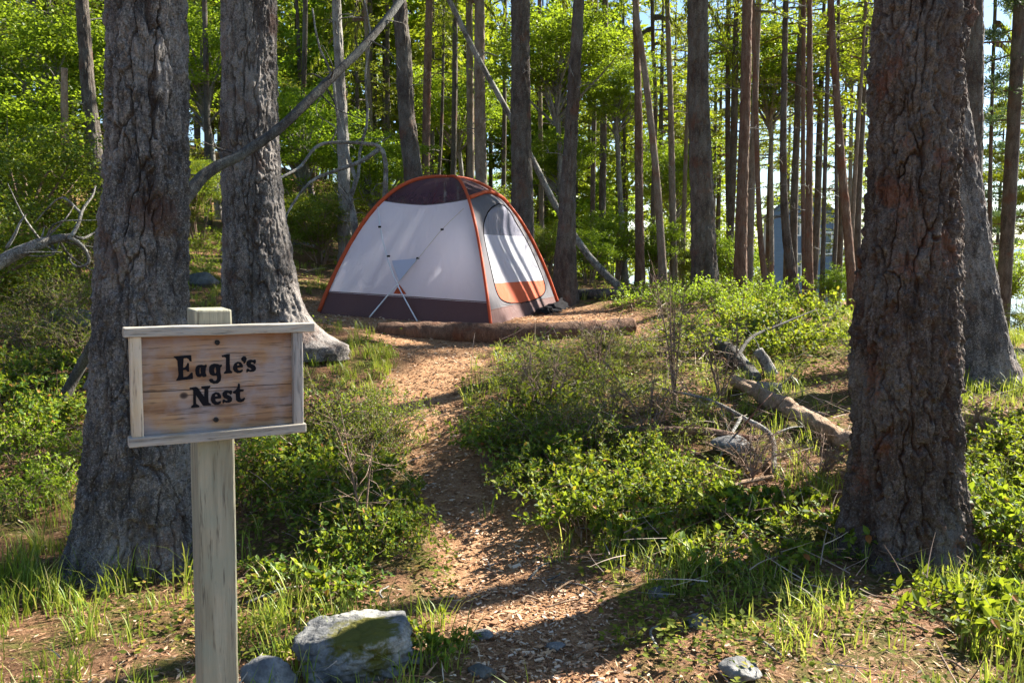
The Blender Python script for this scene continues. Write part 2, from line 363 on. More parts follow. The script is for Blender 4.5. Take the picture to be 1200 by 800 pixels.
# ================================================================== TRUNKS
def trunk(name, pts, parent, mat, nth=64, dz=.05, ztop_fine=None, cells=12, cellh=.3, depth=.02, flare=.25, lobes=(), seed=0, second=True, fh=.3, fur=(.01, .13)):
    """pts: (x,y,z,r) from base to top; horizontal rings"""
    pts = np.asarray(pts, float); zb = pts[0, 2]; zt = pts[-1, 2]
    sp = smoothpath(pts, 400)
    zf = zt if ztop_fine is None else ztop_fine
    rows = np.concatenate([np.arange(zb, zf, dz), np.arange(zf, zt, max(dz * 5, .25)), [zt]])
    o = np.argsort(sp[:, 2]); ix = lambda k: np.interp(rows, sp[o, 2], sp[o, k])
    cx, cy, r0 = ix(0), ix(1), ix(3)
    th = np.linspace(0, 2 * math.pi, nth, endpoint=False)
    TH = np.tile(th, len(rows)); Z = np.repeat(rows, nth); r = np.repeat(r0, nth); hz = Z - zb - .12
    c3 = np.stack([np.cos(TH) * r, np.sin(TH) * r, Z], 1)
    fl = np.exp(-np.clip(hz, 0, 9) / fh)
    rr = r * (1 + flare * fl * (1 + .45 * np.sin(TH * 4 + seed) + .3 * np.sin(TH * 7 + 2 * seed)))
    rr *= 1 + .05 * fbm(c3 * np.array([2.2, 2.2, 1.1]) + seed, 2, seed)
    for az, amp, hs, wd in lobes:
        d = np.angle(np.exp(1j * (TH - az))); rr = rr + amp * np.exp(-np.clip(hz, 0, 9) / hs) * np.exp(-(d / wd) ** 2)
    w = .75 * fbm(c3 * np.array([10, 10, 5.]) + seed * 3, 4, seed + 5, .6); w2 = fbm(c3 * np.array([9, 9, 4.]) + 40 + seed, 3, seed + 8)
    ru = np.maximum(np.repeat(r0, nth), .01)
    u = TH / (2 * math.pi) * cells + w * .95; vv = Z / cellh + w2 * .8
    d1, cid = voro(u, vv, cells, seed + 1)
    brk = sstep(-.30, .30, fbm(c3 * np.array([3.5, 3.5, 1.6]) + 11 + seed, 2, seed + 21)); plate = 1 - (1 - sstep(*fur, d1)) * (.35 + .65 * brk)
    disp = -depth * (1 - plate) + depth * .45 * (cid - .5) * plate
    if second:
        d2, cid2 = voro(TH / (2 * math.pi) * cells * 2 + w2 * 1.5, Z / cellh * 2.6 + w * 1.5, cells * 2, seed + 2)
        p2 = sstep(.0, .10, d2); disp += depth * .26 * (p2 - 1) * (.3 + .7 * plate) + depth * .42 * (cid2 - .5) - depth * .5
        nz = fbm(c3 * np.array([34, 34, 20.]), 3, seed + 3, .6); disp += depth * .50 * nz + depth * .55 * (.35 - np.abs(vnoise(c3 * np.array([22, 22, 9.]) + 5, seed + 30)))
        d3, cid3 = voro(TH / (2 * math.pi) * cells * 4 + w * 2, Z / cellh * 9 + w2 * 2, cells * 4, seed + 6); disp += depth * .40 * (cid3 - .5)
    rr = rr + disp
    V = np.stack([np.repeat(cx, nth) + np.cos(TH) * rr, np.repeat(cy, nth) + np.sin(TH) * rr, Z], 1)
    V = np.vstack([V, [[cx[-1], cy[-1], zt + .01]]]); k = np.arange(nth); b = (len(rows) - 1) * nth
    F = [gridf(nth, len(rows)), np.stack([k + b, (k + 1) % nth + b, np.full(nth, len(V) - 1)], 1)]
    return build(name, V, F, mat, parent, True, attrs={'furrow': np.append(1 - plate, 0)})
def px_trunk(rows, Y, ztop, rtop, lean=None):
    """rows: (centre px, py, width px) from top to bottom -> points from base to top"""
    out = []
    for cx, py, w in rows[::-1]:
        p = P(cx, py, Y); out.append([p[0], p[1] , p[2], w / 2 / FPX * Y * (.955 if w > 60 else .985)])
    out[0][2] = h1(out[0][0], out[0][1]) - .12
    if out[1][2] < out[0][2] + .15: out.pop(1)
    a, b = np.array(out[-2]), np.array(out[-1]); s = (b - a)[:3] / max(b[2] - a[2], .01); s[:2] = np.clip(s[:2], -.12, .12) * .6
    n = 4
    for k in range(1, n + 1):
        z = b[2] + (ztop - b[2]) * k / n; out.append([b[0] + s[0] * (z - b[2]), b[1], z, b[3] + (rtop - b[3]) * k / n])
    return out
# ---------- fir crowns (prototypes, trunk axis at the origin, z from 0)
def fir_crown(hgt, rmax, nb, seed, spray=.12, sw=.036, step=.05, gaps=.25, wood_ns=4, pw=.75, droop=.42, bare=.22):
    rg = np.random.default_rng(seed); A = Acc(); pos = []; dr = []; nr = []; ln = []
    for i in range(nb):
        f = (i + rg.random()) / nb; z = hgt * f; az = i * 2.4 + rg.normal() * .5
        L = rmax * (1 - f) ** pw * rg.uniform(.55, 1.1) + .25
        if rg.random() < gaps: L *= .45
        t = np.linspace(0, 1, 7); out = np.array([math.cos(az), math.sin(az), 0]); side = np.array([-out[1], out[0], 0])
        up = rg.uniform(.0, .35); dp = droop * rg.uniform(.6, 1.3); bend = rg.normal() * .15
        pth = out * (L * t)[:, None] + side * (bend * L * t ** 2)[:, None] + np.array([0, 0, 1]) * (z + L * (up * t - dp * t ** 2))[:, None]
        A.add(*tube(pth, np.linspace(.012 * L + .008, .004, 7), wood_ns, cap=False), m=0)
        nt = max(4, int(L * 10))
        for k in range(nt):
            tt = bare + (1 - bare) * (k + rg.random()) / nt; b = np.array([np.interp(tt, t, pth[:, q]) for q in range(3)])
            for s in (-1, 1):
                tl = L * .36 * (1 - .65 * tt) * rg.uniform(.5, 1.2) + .05
                d = out * rg.uniform(.5, 1.) + side * s * rg.uniform(.6, 1.1) + np.array([0, 0, rg.normal() * .18 - .12]); d /= np.linalg.norm(d)
                m = max(2, int(tl / step)); q = np.arange(m) / m * tl
                pp = b + d * q[:, None]; pp[:, 2] -= .35 * q ** 2
                pos.append(pp); dr.append(d + rg.normal(size=(m, 3)) * .55); nr.append(np.array([0, 0, 1]) + rg.normal(size=(m, 3)) * .7); ln.append(np.full(m, spray) * rg.uniform(.7, 1.25, m))
    pos = np.concatenate(pos); dr = np.concatenate(dr); nr = np.concatenate(nr); ln = np.concatenate(ln)
    V, F = leaves(pos, dr, nr, ln, ln * sw / spray, DIA_V, DIA_F); A.add(V, F, m=1)
    return A
def pine_crown(hgt, rmax, nb, seed, tufts=26):
    """branches with tufts at their ends, flat layers with sky between"""
    rg = np.random.default_rng(seed); A = Acc(); pos = []; dr = []; nr = []
    for i in range(nb):
        f = (i + rg.random()) / nb; z = hgt * f; az = i * 2.4 + rg.normal() * .6
        L = rmax * (1 - .75 * f) * rg.uniform(.5, 1.1); out = np.array([math.cos(az), math.sin(az), 0]); side = np.array([-out[1], out[0], 0])
        t = np.linspace(0, 1, 6); pth = out * (L * t)[:, None] + side * (rg.normal() * .2 * L * t ** 2)[:, None] + np.array([0, 0, 1]) * (z + L * (.05 * t - .1 * t ** 2 + .1 * rg.normal() * t))[:, None]
        A.add(*tube(pth, np.linspace(.013 * L + .008, .005, 6), 4, cap=False), m=0)
        for k in range(int(tufts * L / rmax)):
            tt = rg.uniform(.3, 1); b = np.array([np.interp(tt, t, pth[:, q]) for q in range(3)]) + side * rg.normal() * .22 * L * (1.15 - tt * .6) + np.array([0, 0, rg.uniform(-.03, .10) * L])
            m = 42; dd = norm(rg.normal(size=(m, 3)) + np.array([0, 0, .5])); pos.append(b + dd * rg.uniform(0, .17, (m, 1)) * np.array([1.6, 1.6, .6])); dr.append(dd); nr.append(rg.normal(size=(m, 3)))
    pos = np.concatenate(pos); V, F = leaves(pos, np.concatenate(dr), np.concatenate(nr), .13, .034, DIA_V, DIA_F); A.add(V, F, m=1); return A
def broad_crown(Rr, seed, ncl=64, per=190, leaf=.075, flat=.8, base=-1.3):
    """crown centre at the origin; limbs rise from (0,0,base*R)"""
    rg = np.random.default_rng(seed); A = Acc(); pos = []; 
    for i in range(ncl):
        d = norm(rg.normal(size=3)); c = d * Rr * rg.uniform(.3, 1.0) ** .6 * np.array([1, 1, flat]) * (1 + .25 * math.sin(i * 1.7))
        if i % 3 == 0:
            b = np.array([0, 0, base * Rr * rg.uniform(.5, 1)]); mid = (b + c) / 2 + rg.normal(size=3) * .12 * Rr + np.array([0, 0, .1 * Rr])
            A.add(*tube(smoothpath([b, mid, c], 8), np.linspace(.022 * Rr + .004, .004, 8), 4, cap=False), m=0)
        for _ in range(3):
            e = c + rg.normal(size=3) * Rr * np.array([.16, .16, .07]); n = per // 3
            pos.append(e + rg.normal(size=(n, 3)) * Rr * np.array([.115, .115, .045]) * rg.uniform(.6, 1.3))
    pos = np.concatenate(pos); n = len(pos); d = norm(rg.normal(size=(n, 3)) * np.array([1, 1, .5]) + np.array([0, 0, -.25])); nn = rg.normal(size=(n, 3)) * .6 + np.array([0, 0, 1.])
    L = leaf * rg.uniform(.65, 1.3, n); V, F = leaves(pos, d, nn, L, L * .75, DIA_V, DIA_F); A.add(V, F, m=1); return A
def proto_mesh(A, name, mats):
    V, F, m, sm = A.arrays(); o = build(name, V, F, mats, None, sm, m); me = o.data; bpy.data.objects.remove(o); return me
PM = {}
PM['fir1'] = proto_mesh(fir_crown(9, 2.3, 64, 1), 'fir_crown', [M['bark_dark'], M['fir']])
PM['fir2'] = proto_mesh(fir_crown(7, 2.0, 44, 2, gaps=.4), 'fir_crown', [M['bark_dark'], M['fir']])
PM['firb'] = proto_mesh(fir_crown(6, 1.9, 44, 3, spray=.11), 'fir_crown_bright', [M['bark_red'], M['firbright']])
PM['firb2'] = proto_mesh(fir_crown(4.5, 2.1, 30, 4, gaps=.3, droop=.25), 'fir_crown_bright', [M['bark_red'], M['firbright']])
PM['sapling'] = proto_mesh(fir_crown(2.2, .8, 34, 5, spray=.08, sw=.026, step=.035, bare=.1), 'sapling_crown', [M['bark_dark'], M['firbright']])
PM['high'] = proto_mesh(fir_crown(7, 2.4, 36, 6, gaps=.3, spray=.16, sw=.05, step=.07), 'high_crown', [M['bark_dark'], M['fir']])
PM['pine1'] = proto_mesh(pine_crown(8, 3.0, 30, 7), 'pine_crown', [M['bark_red'], M['firblue']])
PM['pine2'] = proto_mesh(pine_crown(7, 2.4, 26, 8, 30), 'pine_crown', [M['bark_red'], M['firbright']])
for k in range(3): PM['broad%d' % k] = proto_mesh(broad_crown(1.0, 20 + k, 80, 270, .044), 'leafy_crown', [M['bark_grey'], M['maple']])
for k in range(2): PM['bush%d' % k] = proto_mesh(broad_crown(1.0, 30 + k, 76, 260, .040, .8, -.8), 'bush_crown', [M['twig'], M['bush']])
PM['bushb'] = proto_mesh(broad_crown(1.0, 35, 60, 180, .055, .75, -.8), 'bush_crown', [M['twig'], M['maple']])
def crown(parent, key, loc, scl=1., rz=0., tilt=(0, 0), name='crown'):
    o = bpy.data.objects.new(name, PM[key]); C.objects.link(o); o.parent = parent
    o.location = Vector([float(a - b) for a, b in zip(loc, parent.location)]); o.rotation_euler = (tilt[0], tilt[1], rz); o.scale = scl if hasattr(scl, '__len__') else (scl,) * 3
    return o
def at_z(pts, z):
    pts = np.asarray(pts); return np.array([np.interp(z, pts[:, 2], pts[:, 0]), np.interp(z, pts[:, 2], pts[:, 1]), z])
def stub_branches(t, pts, n, zlo, zhi, L, seed, mat, name='dead_branch', r=.012):
    rg = random.Random(seed)
    for i in range(n):
        z = rg.uniform(zlo, zhi); b = at_z(pts, z); az = rg.uniform(0, 6.28); l = L * rg.uniform(.4, 1.1); o = np.array([math.cos(az), math.sin(az), rg.uniform(-.25, .4)]); s = np.array([-o[1], o[0], 0]) * rg.uniform(-.3, .3)
        A = Acc(); pth = smoothpath([b, b + o * l * .5 + s * l * .3, b + o * l + s * l + np.array([0, 0, -.1 * l])], 9); A.add(*tube(pth, np.linspace(r, r * .25, 9), 5, .2, i), smooth=True)
        for _ in range(rg.randint(1, 4)):
            k = rg.randint(3, 7); q = pth[k]; d = norm(o + np.array([rg.gauss(0, .6), rg.gauss(0, .6), rg.gauss(0, .4)])) * l * rg.uniform(.2, .45)
            A.add(*tube(smoothpath([q, q + d * .5 + np.array([0, 0, .03]), q + d], 5), np.linspace(r * .5, r * .15, 5), 4), smooth=True)
        A.build(name, mat, t)

# ---------- the five big trunks around the camera
def big_tree(rows, Y, ztop, label, mat, nth, dz, zf, cells, cellh, depth, lobes=(), seed=0, flare=.12, crown_z=7., fh=.3, group=None, **kw):
    pts = px_trunk(rows, Y, ztop, .06)
    b = pts[0]; e = empty('fir_tree', (b[0], b[1], b[2] + .12), label, 'tree', group)
    trunk('trunk', pts, e, mat, nth, dz, zf, cells, cellh, depth, flare, lobes, seed, fh=fh, **kw)
    c = at_z(pts, crown_z); crown(e, 'high', c, (1, 1, (ztop - crown_z) / 7.), seed)
    return e, pts
T1, p1 = big_tree([(171.5, -40, 94), (171.5, 0, 95), (172, 150, 98), (172, 200, 103), (166, 300, 114), (164.5, 400, 119), (162, 500, 126), (159, 600, 132), (158, 672, 136)], 4.4, 15, 'thick grey lichen-crusted fir trunk standing right behind the wooden name sign', M['bark_near'], 420, .0055, 3.3, 17, .56, .030, [(-.3, .05, .14, .4), (3.6, .05, .16, .4), (-1.7, .06, .12, .35), (-2.6, .04, .14, .3)], 3)
T2, p2 = big_tree([(291, -60, 66), (291.5, 0, 67), (292, 100, 68), (294, 200, 73), (302, 300, 84), (307, 350, 90), (310, 400, 96)], 7.8, 17, 'second thick fir trunk behind the sign, its root spreading towards the tent', M['bark_near'], 260, .010, 4.3, 17, .56, .028, [(-.15, .24, .16, .34), (-.55, .30, .2, .5), (3.5, .12, .2, .4)], 8)
T3, p3 = big_tree([(1081, -40, 108), (1081.5, 0, 108), (1073, 100, 109), (1070.5, 200, 107), (1066, 300, 118), (1061.5, 400, 130), (1060.5, 500, 134), (1060, 600, 140), (1060, 655, 146)], 4.5, 16, 'thickest fir trunk, dark furrowed bark, filling the right foreground', M['bark_right'], 440, .0055, 3.4, 16, .60, .042, [(3.25, .12, .17, .38), (-1.3, .10, .15, .35), (-.3, .10, .2, .35), (-2.3, .08, .13, .3)], 12, .08)
T4, p4 = big_tree([(1092, 0, 50), (1112, 150, 52), (1124, 230, 54), (1133, 300, 58), (1147, 400, 66), (1152, 445, 76)], 7.5, 16, 'leaning fir trunk curving out at its foot behind the thickest right-hand trunk', M['bark_near'], 220, .012, 4.5, 15, .6, .02, [(0.1, .10, .25, .5)], 17)
T5, p5 = big_tree([(1139, -40, 26), (1139, 0, 26), (1138, 150, 27), (1136, 300, 28), (1136, 400, 30)], 10.5, 16, 'straight dark trunk seen just right of the thickest trunk near the sky', M['bark_dark'], 80, .03, 6, 12, .3, .014, (), 19)
T2.rotation_euler = (0, 0, 0)

for x_, y_, z0, z1, k_, lab in ((9.9, 11.7, 9.2, 15, .62, 'tall fir beyond the right edge, nearest one, unseen, added to shade the sign'), (9.6, 15.0, 9.6, 16, .6, 'tall fir beyond the right edge, behind the nearest one, unseen, added for its shade'), (10.6, 18.4, 12.3, 17.5, .8, 'tall shore fir with a bare trunk right of the curved leaning trunk'), (11.0, 17.2, 12.4, 17.5, .8, 'tall fir beyond the right edge, farthest back, unseen, added to shade the left bank'), (8.7, 6.9, 4.6, 9.5, .42, 'unseen young fir beyond the right edge, added to shade the bottom right corner'), (7.6, 8.6, 8.6, 13, .5, 'fir beyond the right edge close beside the thickest trunk')):  # firs mostly out of view, added for the shade they cast
    g_ = h1(x_, y_); e = empty('fir_tree', (x_, y_, g_), lab, 'tree', 'tall firs on the seaward side')
    trunk('trunk', [(x_, y_, g_ - .2, .16), (x_, y_, z0, .10), (x_, y_, z1, .02)], e, M['bark_dark'], 20, .2, None, 8, .4, .008, .15, (), 33, False); crown(e, 'high', (x_, y_, z0), (k_, k_, (z1 - z0) / 7.), x_)
# ---------- the trunks of the grove, one by one: rows (px, py, width), Y, material, label
MID = [
 ('m1', [(96, 0, 15), (103, 100, 16), (112, 195, 19), (116, 290, 20)], 12.5, 'bark_dark', 'leaning grey-brown fir trunk left of the thick trunk behind the sign'),
 ('m2', [(394, 0, 11), (399, 100, 12.5), (403, 200, 15), (404, 300, 17)], 14, 'bark_grey', 'pale grey slim trunk between the root-spreading trunk and the tent'),
 ('m3', [(468, 0, 17), (473, 60, 19), (477, 140, 21), (487, 230, 25), (490, 290, 27)], 12.9, 'bark_dark', 'dark fir trunk leaning left above the tent roof, leftmost of the trunks behind the tent'),
 ('m4', [(503, 0, 8.5), (500, 120, 9.5), (499, 220, 10)], 17, 'bark_red', 'slim brown trunk just right of the leaning dark trunk behind the tent'),
 ('m5', [(562, 0, 12), (562, 100, 13), (564, 230, 14.5)], 15, 'bark_tan', 'light tan smooth trunk rising behind the tent peak'),
 ('m6', [(610, -40, 22), (610, 0, 22.5), (610, 120, 24), (612, 230, 27), (612, 300, 31)], 13.6, 'bark_dark', 'thick dark straight trunk rising behind the right corner of the tent roof'),
 ('m7', [(678, 0, 14), (673, 90, 15.5), (668, 180, 18), (664, 260, 22), (662, 325, 29)], 12.6, 'bark_dark', 'tapering fir trunk with sunlit flared foot just right of the tent'),
 ('m8', [(745, 0, 8), (748, 130, 9.5), (749, 240, 10.5), (750, 310, 12)], 16, 'bark_red', 'straight reddish trunk crossed by the crooked thin one, right of the tent'),
 ('m9', [(744, -5, 7), (751, 50, 7), (760, 120, 7.5), (770, 215, 8.5), (777, 325, 10)], 14, 'bark_tan', 'crooked thin tan trunk leaning left across the straight reddish one'),
 ('m10', [(782, 0, 5.5), (786, 130, 7), (788, 240, 8), (790, 330, 9)], 17, 'bark_tan', 'slender brown trunk between the crooked thin one and the thick dark one'),
 ('m11', [(817, -40, 24), (817.5, 0, 24.5), (819, 120, 26), (823, 240, 29), (826, 332, 34)], 12.2, 'bark_dark', 'thick dark straight trunk at the middle of the right-hand grove'),
 ('m12', [(876, 0, 12), (873, 130, 13), (869, 250, 14.5), (867, 350, 17)], 13, 'bark_red', 'reddish brown trunk next right of the thick dark grove trunk'),
 ('m13', [(889, 0, 7), (884, 130, 7.5), (880, 240, 8.5), (878, 335, 9)], 15.5, 'bark_tan', 'thin lit trunk hugging the right side of the reddish brown one'),
 ('m14', [(919, 100, 7.5), (918, 200, 9), (922, 280, 10.5), (934, 358, 13)], 14.5, 'bark_dark', 'dark trunk bowed at its foot in front of the blue house'),
 ('m15', [(949, 0, 6.5), (949, 120, 7.5), (948, 240, 8.5), (948, 360, 11)], 14, 'bark_red', 'slim straight reddish trunk before the gable of the blue house'),
 ('m16', [(974, 0, 7.5), (979, 90, 8.5), (986, 190, 10), (994, 280, 11), (999, 348, 12)], 13.5, 'bark_red', 'red-brown trunk leaning left, nearest the thickest right-hand trunk'),
 ('m17', [(1011, 70, 3.5), (1005, 160, 4.5), (999, 260, 5)], 16, 'bark_tan', 'very thin tan sapling trunk behind the leaning red-brown one'),
 ('m18', [(967, 190, 5), (965, 280, 5.5), (963, 350, 6.5)], 17, 'bark_dark', 'short-looking dark thin trunk at the right corner of the blue house'),
 ('m19', [(941, 200, 5), (942, 280, 6), (944, 350, 8)], 15.5, 'bark_red', 'thin reddish trunk between the bowed trunk and the slim straight one at the house'),
 ('m20', [(533, 90, 6.5), (532, 160, 6.5), (531, 230, 7)], 19, 'bark_dark', 'thin dark trunk between the slim brown and the light tan trunk behind the tent'),
 ('m21', [(550, 20, 8), (551, 120, 8.5), (552, 230, 9)], 18, 'bark_tan', 'dim brown trunk touching the left side of the light tan one'),
 ('m22', [(519, 90, 3.5), (517, 160, 4), (513, 230, 4)], 20, 'bark_dark', 'thinnest dark stem behind the tent, left of its peak'),
 ('m23', [(709, 20, 7), (707, 160, 8), (705, 300, 9)], 20, 'bark_dark', 'dark trunk with a few dead stubs right of the flared sunlit trunk'),
 ('m24', [(697, 100, 5), (695, 200, 6), (694, 300, 6)], 23, 'bark_dark', 'thin dark trunk close left of the stubby dark one'),
 ('m25', [(591, 140, 5), (590, 230, 6)], 21, 'bark_dark', 'thin dark trunk between the light tan and the thick trunk behind the tent'),
 ('m26', [(633, 120, 5), (634, 200, 6), (635, 300, 6)], 19, 'bark_tan', 'thin lit trunk just right of the thick trunk behind the tent'),
 ('m27', [(808, 60, 4), (803, 200, 5), (800, 300, 6)], 20, 'bark_tan', 'faint thin trunk hugging the left side of the thick dark grove trunk'),
 ('m28', [(853, 90, 6), (853, 200, 6), (855, 320, 7)], 21, 'bark_dark', 'thin dark trunk between the thick dark grove trunk and the reddish one'),
 ('m29', [(429, 30, 4.5), (434, 140, 5), (437, 240, 5)], 18, 'bark_tan', 'thin pale stem between the pale grey trunk and the leaning dark trunk'),
 ('m30', [(241, 60, 6), (243, 160, 7), (244, 260, 8)], 16, 'bark_dark', 'dark stem in the gap between the two thick trunks behind the sign'),
 ('m31', [(357, 60, 6), (354, 150, 7), (352, 240, 8)], 19, 'bark_dark', 'dim trunk close right of the root-spreading thick trunk'),
 ('m32', [(38, 20, 7), (30, 150, 8), (24, 280, 9)], 15, 'bark_dark', 'dark trunk near the left edge among the bright leaves'),
 ('m33', [(889, 240, 6), (893, 300, 7), (901, 352, 8)], 14.3, 'bark_red', 'short thin tan trunk leaning left at the left corner of the blue house'),
 ('m34', [(980, 190, 4), (980, 260, 4.5), (976, 340, 5)], 18, 'bark_dark', 'thin crooked dark stem right of the blue house'),
 ('m35', [(765, 40, 4.5), (768, 130, 5), (765, 250, 5.5)], 22, 'bark_dark', 'faint dark stem behind the crossing reddish and crooked trunks'),
 ('m36', [(1163, 100, 4), (1160, 230, 5), (1158, 330, 6)], 20, 'bark_dark', 'thin dark shore trunk right of the curved leaning trunk'),
]
FIN = {'m1', 'm2', 'm3', 'm5', 'm6', 'm7', 'm11', 'm12', 'm16', 'm8', 'm15', 'm14'}
for i, (k, rows, Y, mat, lab) in enumerate(MID):
    wide = rows[-1][2] * Y / FPX; ht = 11 + (i * 37 % 9) + Y * .2
    if k in ('m17', 'm33', 'm34', 'm22'): ht = 7.5
    rows = list(rows); last = rows[-1]; rows.append((last[0] + (last[0] - rows[-2][0]) * .2, last[1] + 20, last[2] * 1.05))
    pts = px_trunk(rows, Y, ht, .03)
    e = empty('pine_tree' if mat in ('bark_red', 'bark_tan') else 'fir_tree', (pts[0][0], pts[0][1], pts[0][2] + .12), lab, 'tree', 'slim trunks of the grove around the tent')
    big = k in FIN
    trunk('trunk', pts, e, M[mat], 72 if big else 20, .03 if big else .12, 8, 12 if big else 8, .42, max(.008, .055 * wide) if big else .006, .15, (), i + 40, second=big)
    cz = (7.6 if Y < 14.5 else 6.4) + (i * 13 % 7) * .35; cz = min(cz, ht - 3)
    if ht > 8:
        key = ('high', 'fir2', 'firb')[i % 3] if mat != 'bark_tan' else ('firb', 'pine2')[i % 2]
        crown(e, key, at_z(pts, cz), (.5, .5, (ht - cz + .4) / {'high': 7, 'fir2': 7, 'firb': 6, 'pine2': 7}[key]), i * 1.3)
    else: crown(e, 'sapling', at_z(pts, ht - 2), 1., i)
    if big or i % 2: stub_branches(e, pts, 7 if big else 5, pts[0][2] + 1.6, pts[0][2] + 5.2, .55, i, M['dead'], r=.011)

# ---------- broad-leaved trees: px, py of crown centre, Y, radius, label
BRO = [(52, 78, 13.5, 1.35, 'bright green leafy crown filling the top left corner'),
 (-35, 150, 12, 1.2, 'leafy tree cut by the left edge below the bright corner crown'),
 (236, 60, 17, 1.3, 'bright leafy tree in the gap between the two thick trunks behind the sign'),
 (355, 150, 17, 1.1, 'leafy tree just right of the root-spreading thick trunk'),
 (440, 190, 17, 1.0, 'leafy tree behind the arching dead branch left of the tent peak'),
 (652, 60, 17, 1.25, 'bright yellow-green leafy tree between the two trunks right of the tent peak'),
 (722, 105, 18, .85, 'small yellow-green leafy tree right of the flared sunlit trunk'),
 (655, 180, 17.5, .8, 'lower yellow-green leafy tree under the bright one beside the tent peak'),
 (170, 80, 18, 1.2, 'leafy tree mostly hidden by the thick trunk behind the sign'),
 (536, 120, 22, 1.2, 'leafy tree seen between the brown trunks over the tent peak'),
 (905, 70, 21, 1.5, 'bright yellow-green crown above the blue house, left part'),
 (1000, 40, 22, 1.2, 'bright yellow-green crown above and right of the blue house'),
 (790, 200, 24, 1.3, 'leafy tree behind the thick dark grove trunk')]
for i, (px, py, Y, rad, lab) in enumerate(BRO):
    c = P(px, py, Y); g = h1(c[0], c[1]); e = empty('broadleaf_tree', (c[0], c[1], g), lab, 'tree', 'broad-leaved trees among the firs')
    pts = [(c[0] + .25, c[1], g - .1, .07), (c[0] + .1, c[1], (g + c[2]) / 2, .055), (c[0], c[1], c[2] - rad * .5, .04), (c[0], c[1], c[2] + rad * .2, .02)]
    trunk('trunk', pts, e, M['bark_grey'], 16, .15, None, 6, .3, .004, .2, (), i + 90, False)
    crown(e, 'broad%d' % (i % 3), c, (rad, rad, rad * .9), i * 1.1)
# ---------- conifers with visible crowns: px of trunk, py of crown's lower end, Y, key, scale, label
CON = [(300, 240, 22, 'fir1', .9, 'dark fir with low boughs between the two thick trunks and the pale grey one'),
 (200, 260, 20, 'firb', .8, 'bright-needled fir behind the thick trunk at the sign'),
 (135, 230, 20, 'fir2', .9, 'fir with loose boughs behind the leaning grey-brown trunk'),
 (70, 240, 19, 'fir1', .75, 'dark fir behind the broken grey snag'),
 (-20, 220, 17, 'fir2', .9, 'dark fir at the very left edge'),
 (420, 200, 25, 'fir1', 1., 'fir standing far behind the pale grey trunk'),
 (480, 215, 30, 'fir2', 1.1, 'far fir behind the leaning dark trunk at the tent'),
 (575, 190, 30, 'fir1', 1.1, 'far fir behind the light tan trunk at the tent peak'),
 (640, 230, 28, 'fir2', 1., 'far fir behind the yellow-green leafy tree'),
 (725, 160, 30, 'fir1', .9, 'fir with sky around its boughs between the reddish trunks and the flared one'),
 (775, 120, 26, 'firb', 1., 'bright-needled fir over the crossing reddish and crooked trunks'),
 (845, 110, 28, 'firb2', 1.2, 'bright fir boughs right of the thick dark grove trunk'),
 (905, 120, 24, 'fir1', .7, 'dark-green fir just left of the gable of the blue house'),
 (935, 120, 19, 'firb', .9, 'bright yellow-green fir crown over the gable of the blue house'),
 (878, 90, 24, 'firb', 1.0, 'bright fir crown behind the top of the reddish brown grove trunk'),
 (962, 110, 21, 'firb2', 1.15, 'bright fir boughs between the slim straight reddish and the red-brown trunk'),
 (1012, 90, 19, 'firb', .8, 'bright fir crown touching the left side of the thickest trunk'),
 (690, 215, 33, 'fir2', 1.2, 'far dark fir seen right of the flared sunlit trunk'),
 (815, 215, 32, 'fir1', 1.0, 'far dark fir behind the thick dark grove trunk'),
 (838, 150, 27, 'fir2', .9, 'full-boughed fir between the thick dark and the reddish brown grove trunks'),
 (862, 60, 20, 'firb', .7, 'small bright fir crown high between the thick dark and the reddish brown grove trunks'),
 (925, 165, 29, 'fir2', .85, 'far full-boughed fir over the left slope of the house roof'),
 (985, 180, 31, 'fir1', .8, 'far dark fir over the right slope of the house roof'),
 (1005, 150, 22, 'fir2', .6, 'loose dark fir between the leaning red-brown trunk and the thickest trunk'),
 (790, 150, 29, 'firb', .9, 'far bright fir left of the thick dark grove trunk'),
 (990, 140, 24, 'firb2', 1.2, 'bright fir boughs left of the thickest trunk at its top'),
 (1020, 240, 30, 'fir2', .9, 'far fir partly hidden by the thickest trunk'),
 (1180, 300, 24, 'pine2', .75, 'small shore pine at the right edge, lower sunlit boughs'),
 (1172, 230, 30, 'pine1', 1., 'shore pine in layered boughs right of the curved leaning trunk'),
 (1215, 250, 26, 'pine1', .95, 'shore pine cut by the right edge'),
 (1195, 90, 19, 'pine1', .7, 'pine bough tree reaching into the top right corner'),
 (1100, 200, 34, 'fir1', 1., 'far pine hidden behind the thickest trunk')]
for i, (px, py, Y, key, s, lab) in enumerate(CON):
    b = P(px, py, Y); g = h1(b[0], b[1]); hh = {'fir1': 9, 'fir2': 7, 'firb': 6, 'firb2': 4.5, 'pine1': 8, 'pine2': 7}[key] * s
    e = empty('fir_tree' if 'fir' in key else 'pine_tree', (b[0], b[1], g), lab, 'tree', 'conifers with low boughs behind the grove')
    z1 = max(b[2], g + .4); z1 = min(z1, g + 7)
    pts = [(b[0] + rnd.uniform(-.2, .2), b[1], g - .15, .10), (b[0], b[1], (g + z1) / 2, .085), (b[0], b[1], z1, .07), (b[0], b[1], z1 + hh * .96, .012)]
    trunk('trunk', pts, e, M['bark_dark'], 16, .2, None, 6, .3, .006, .2, (), i + 120, False)
    crown(e, key, (b[0], b[1], z1), s, i * 2.1)
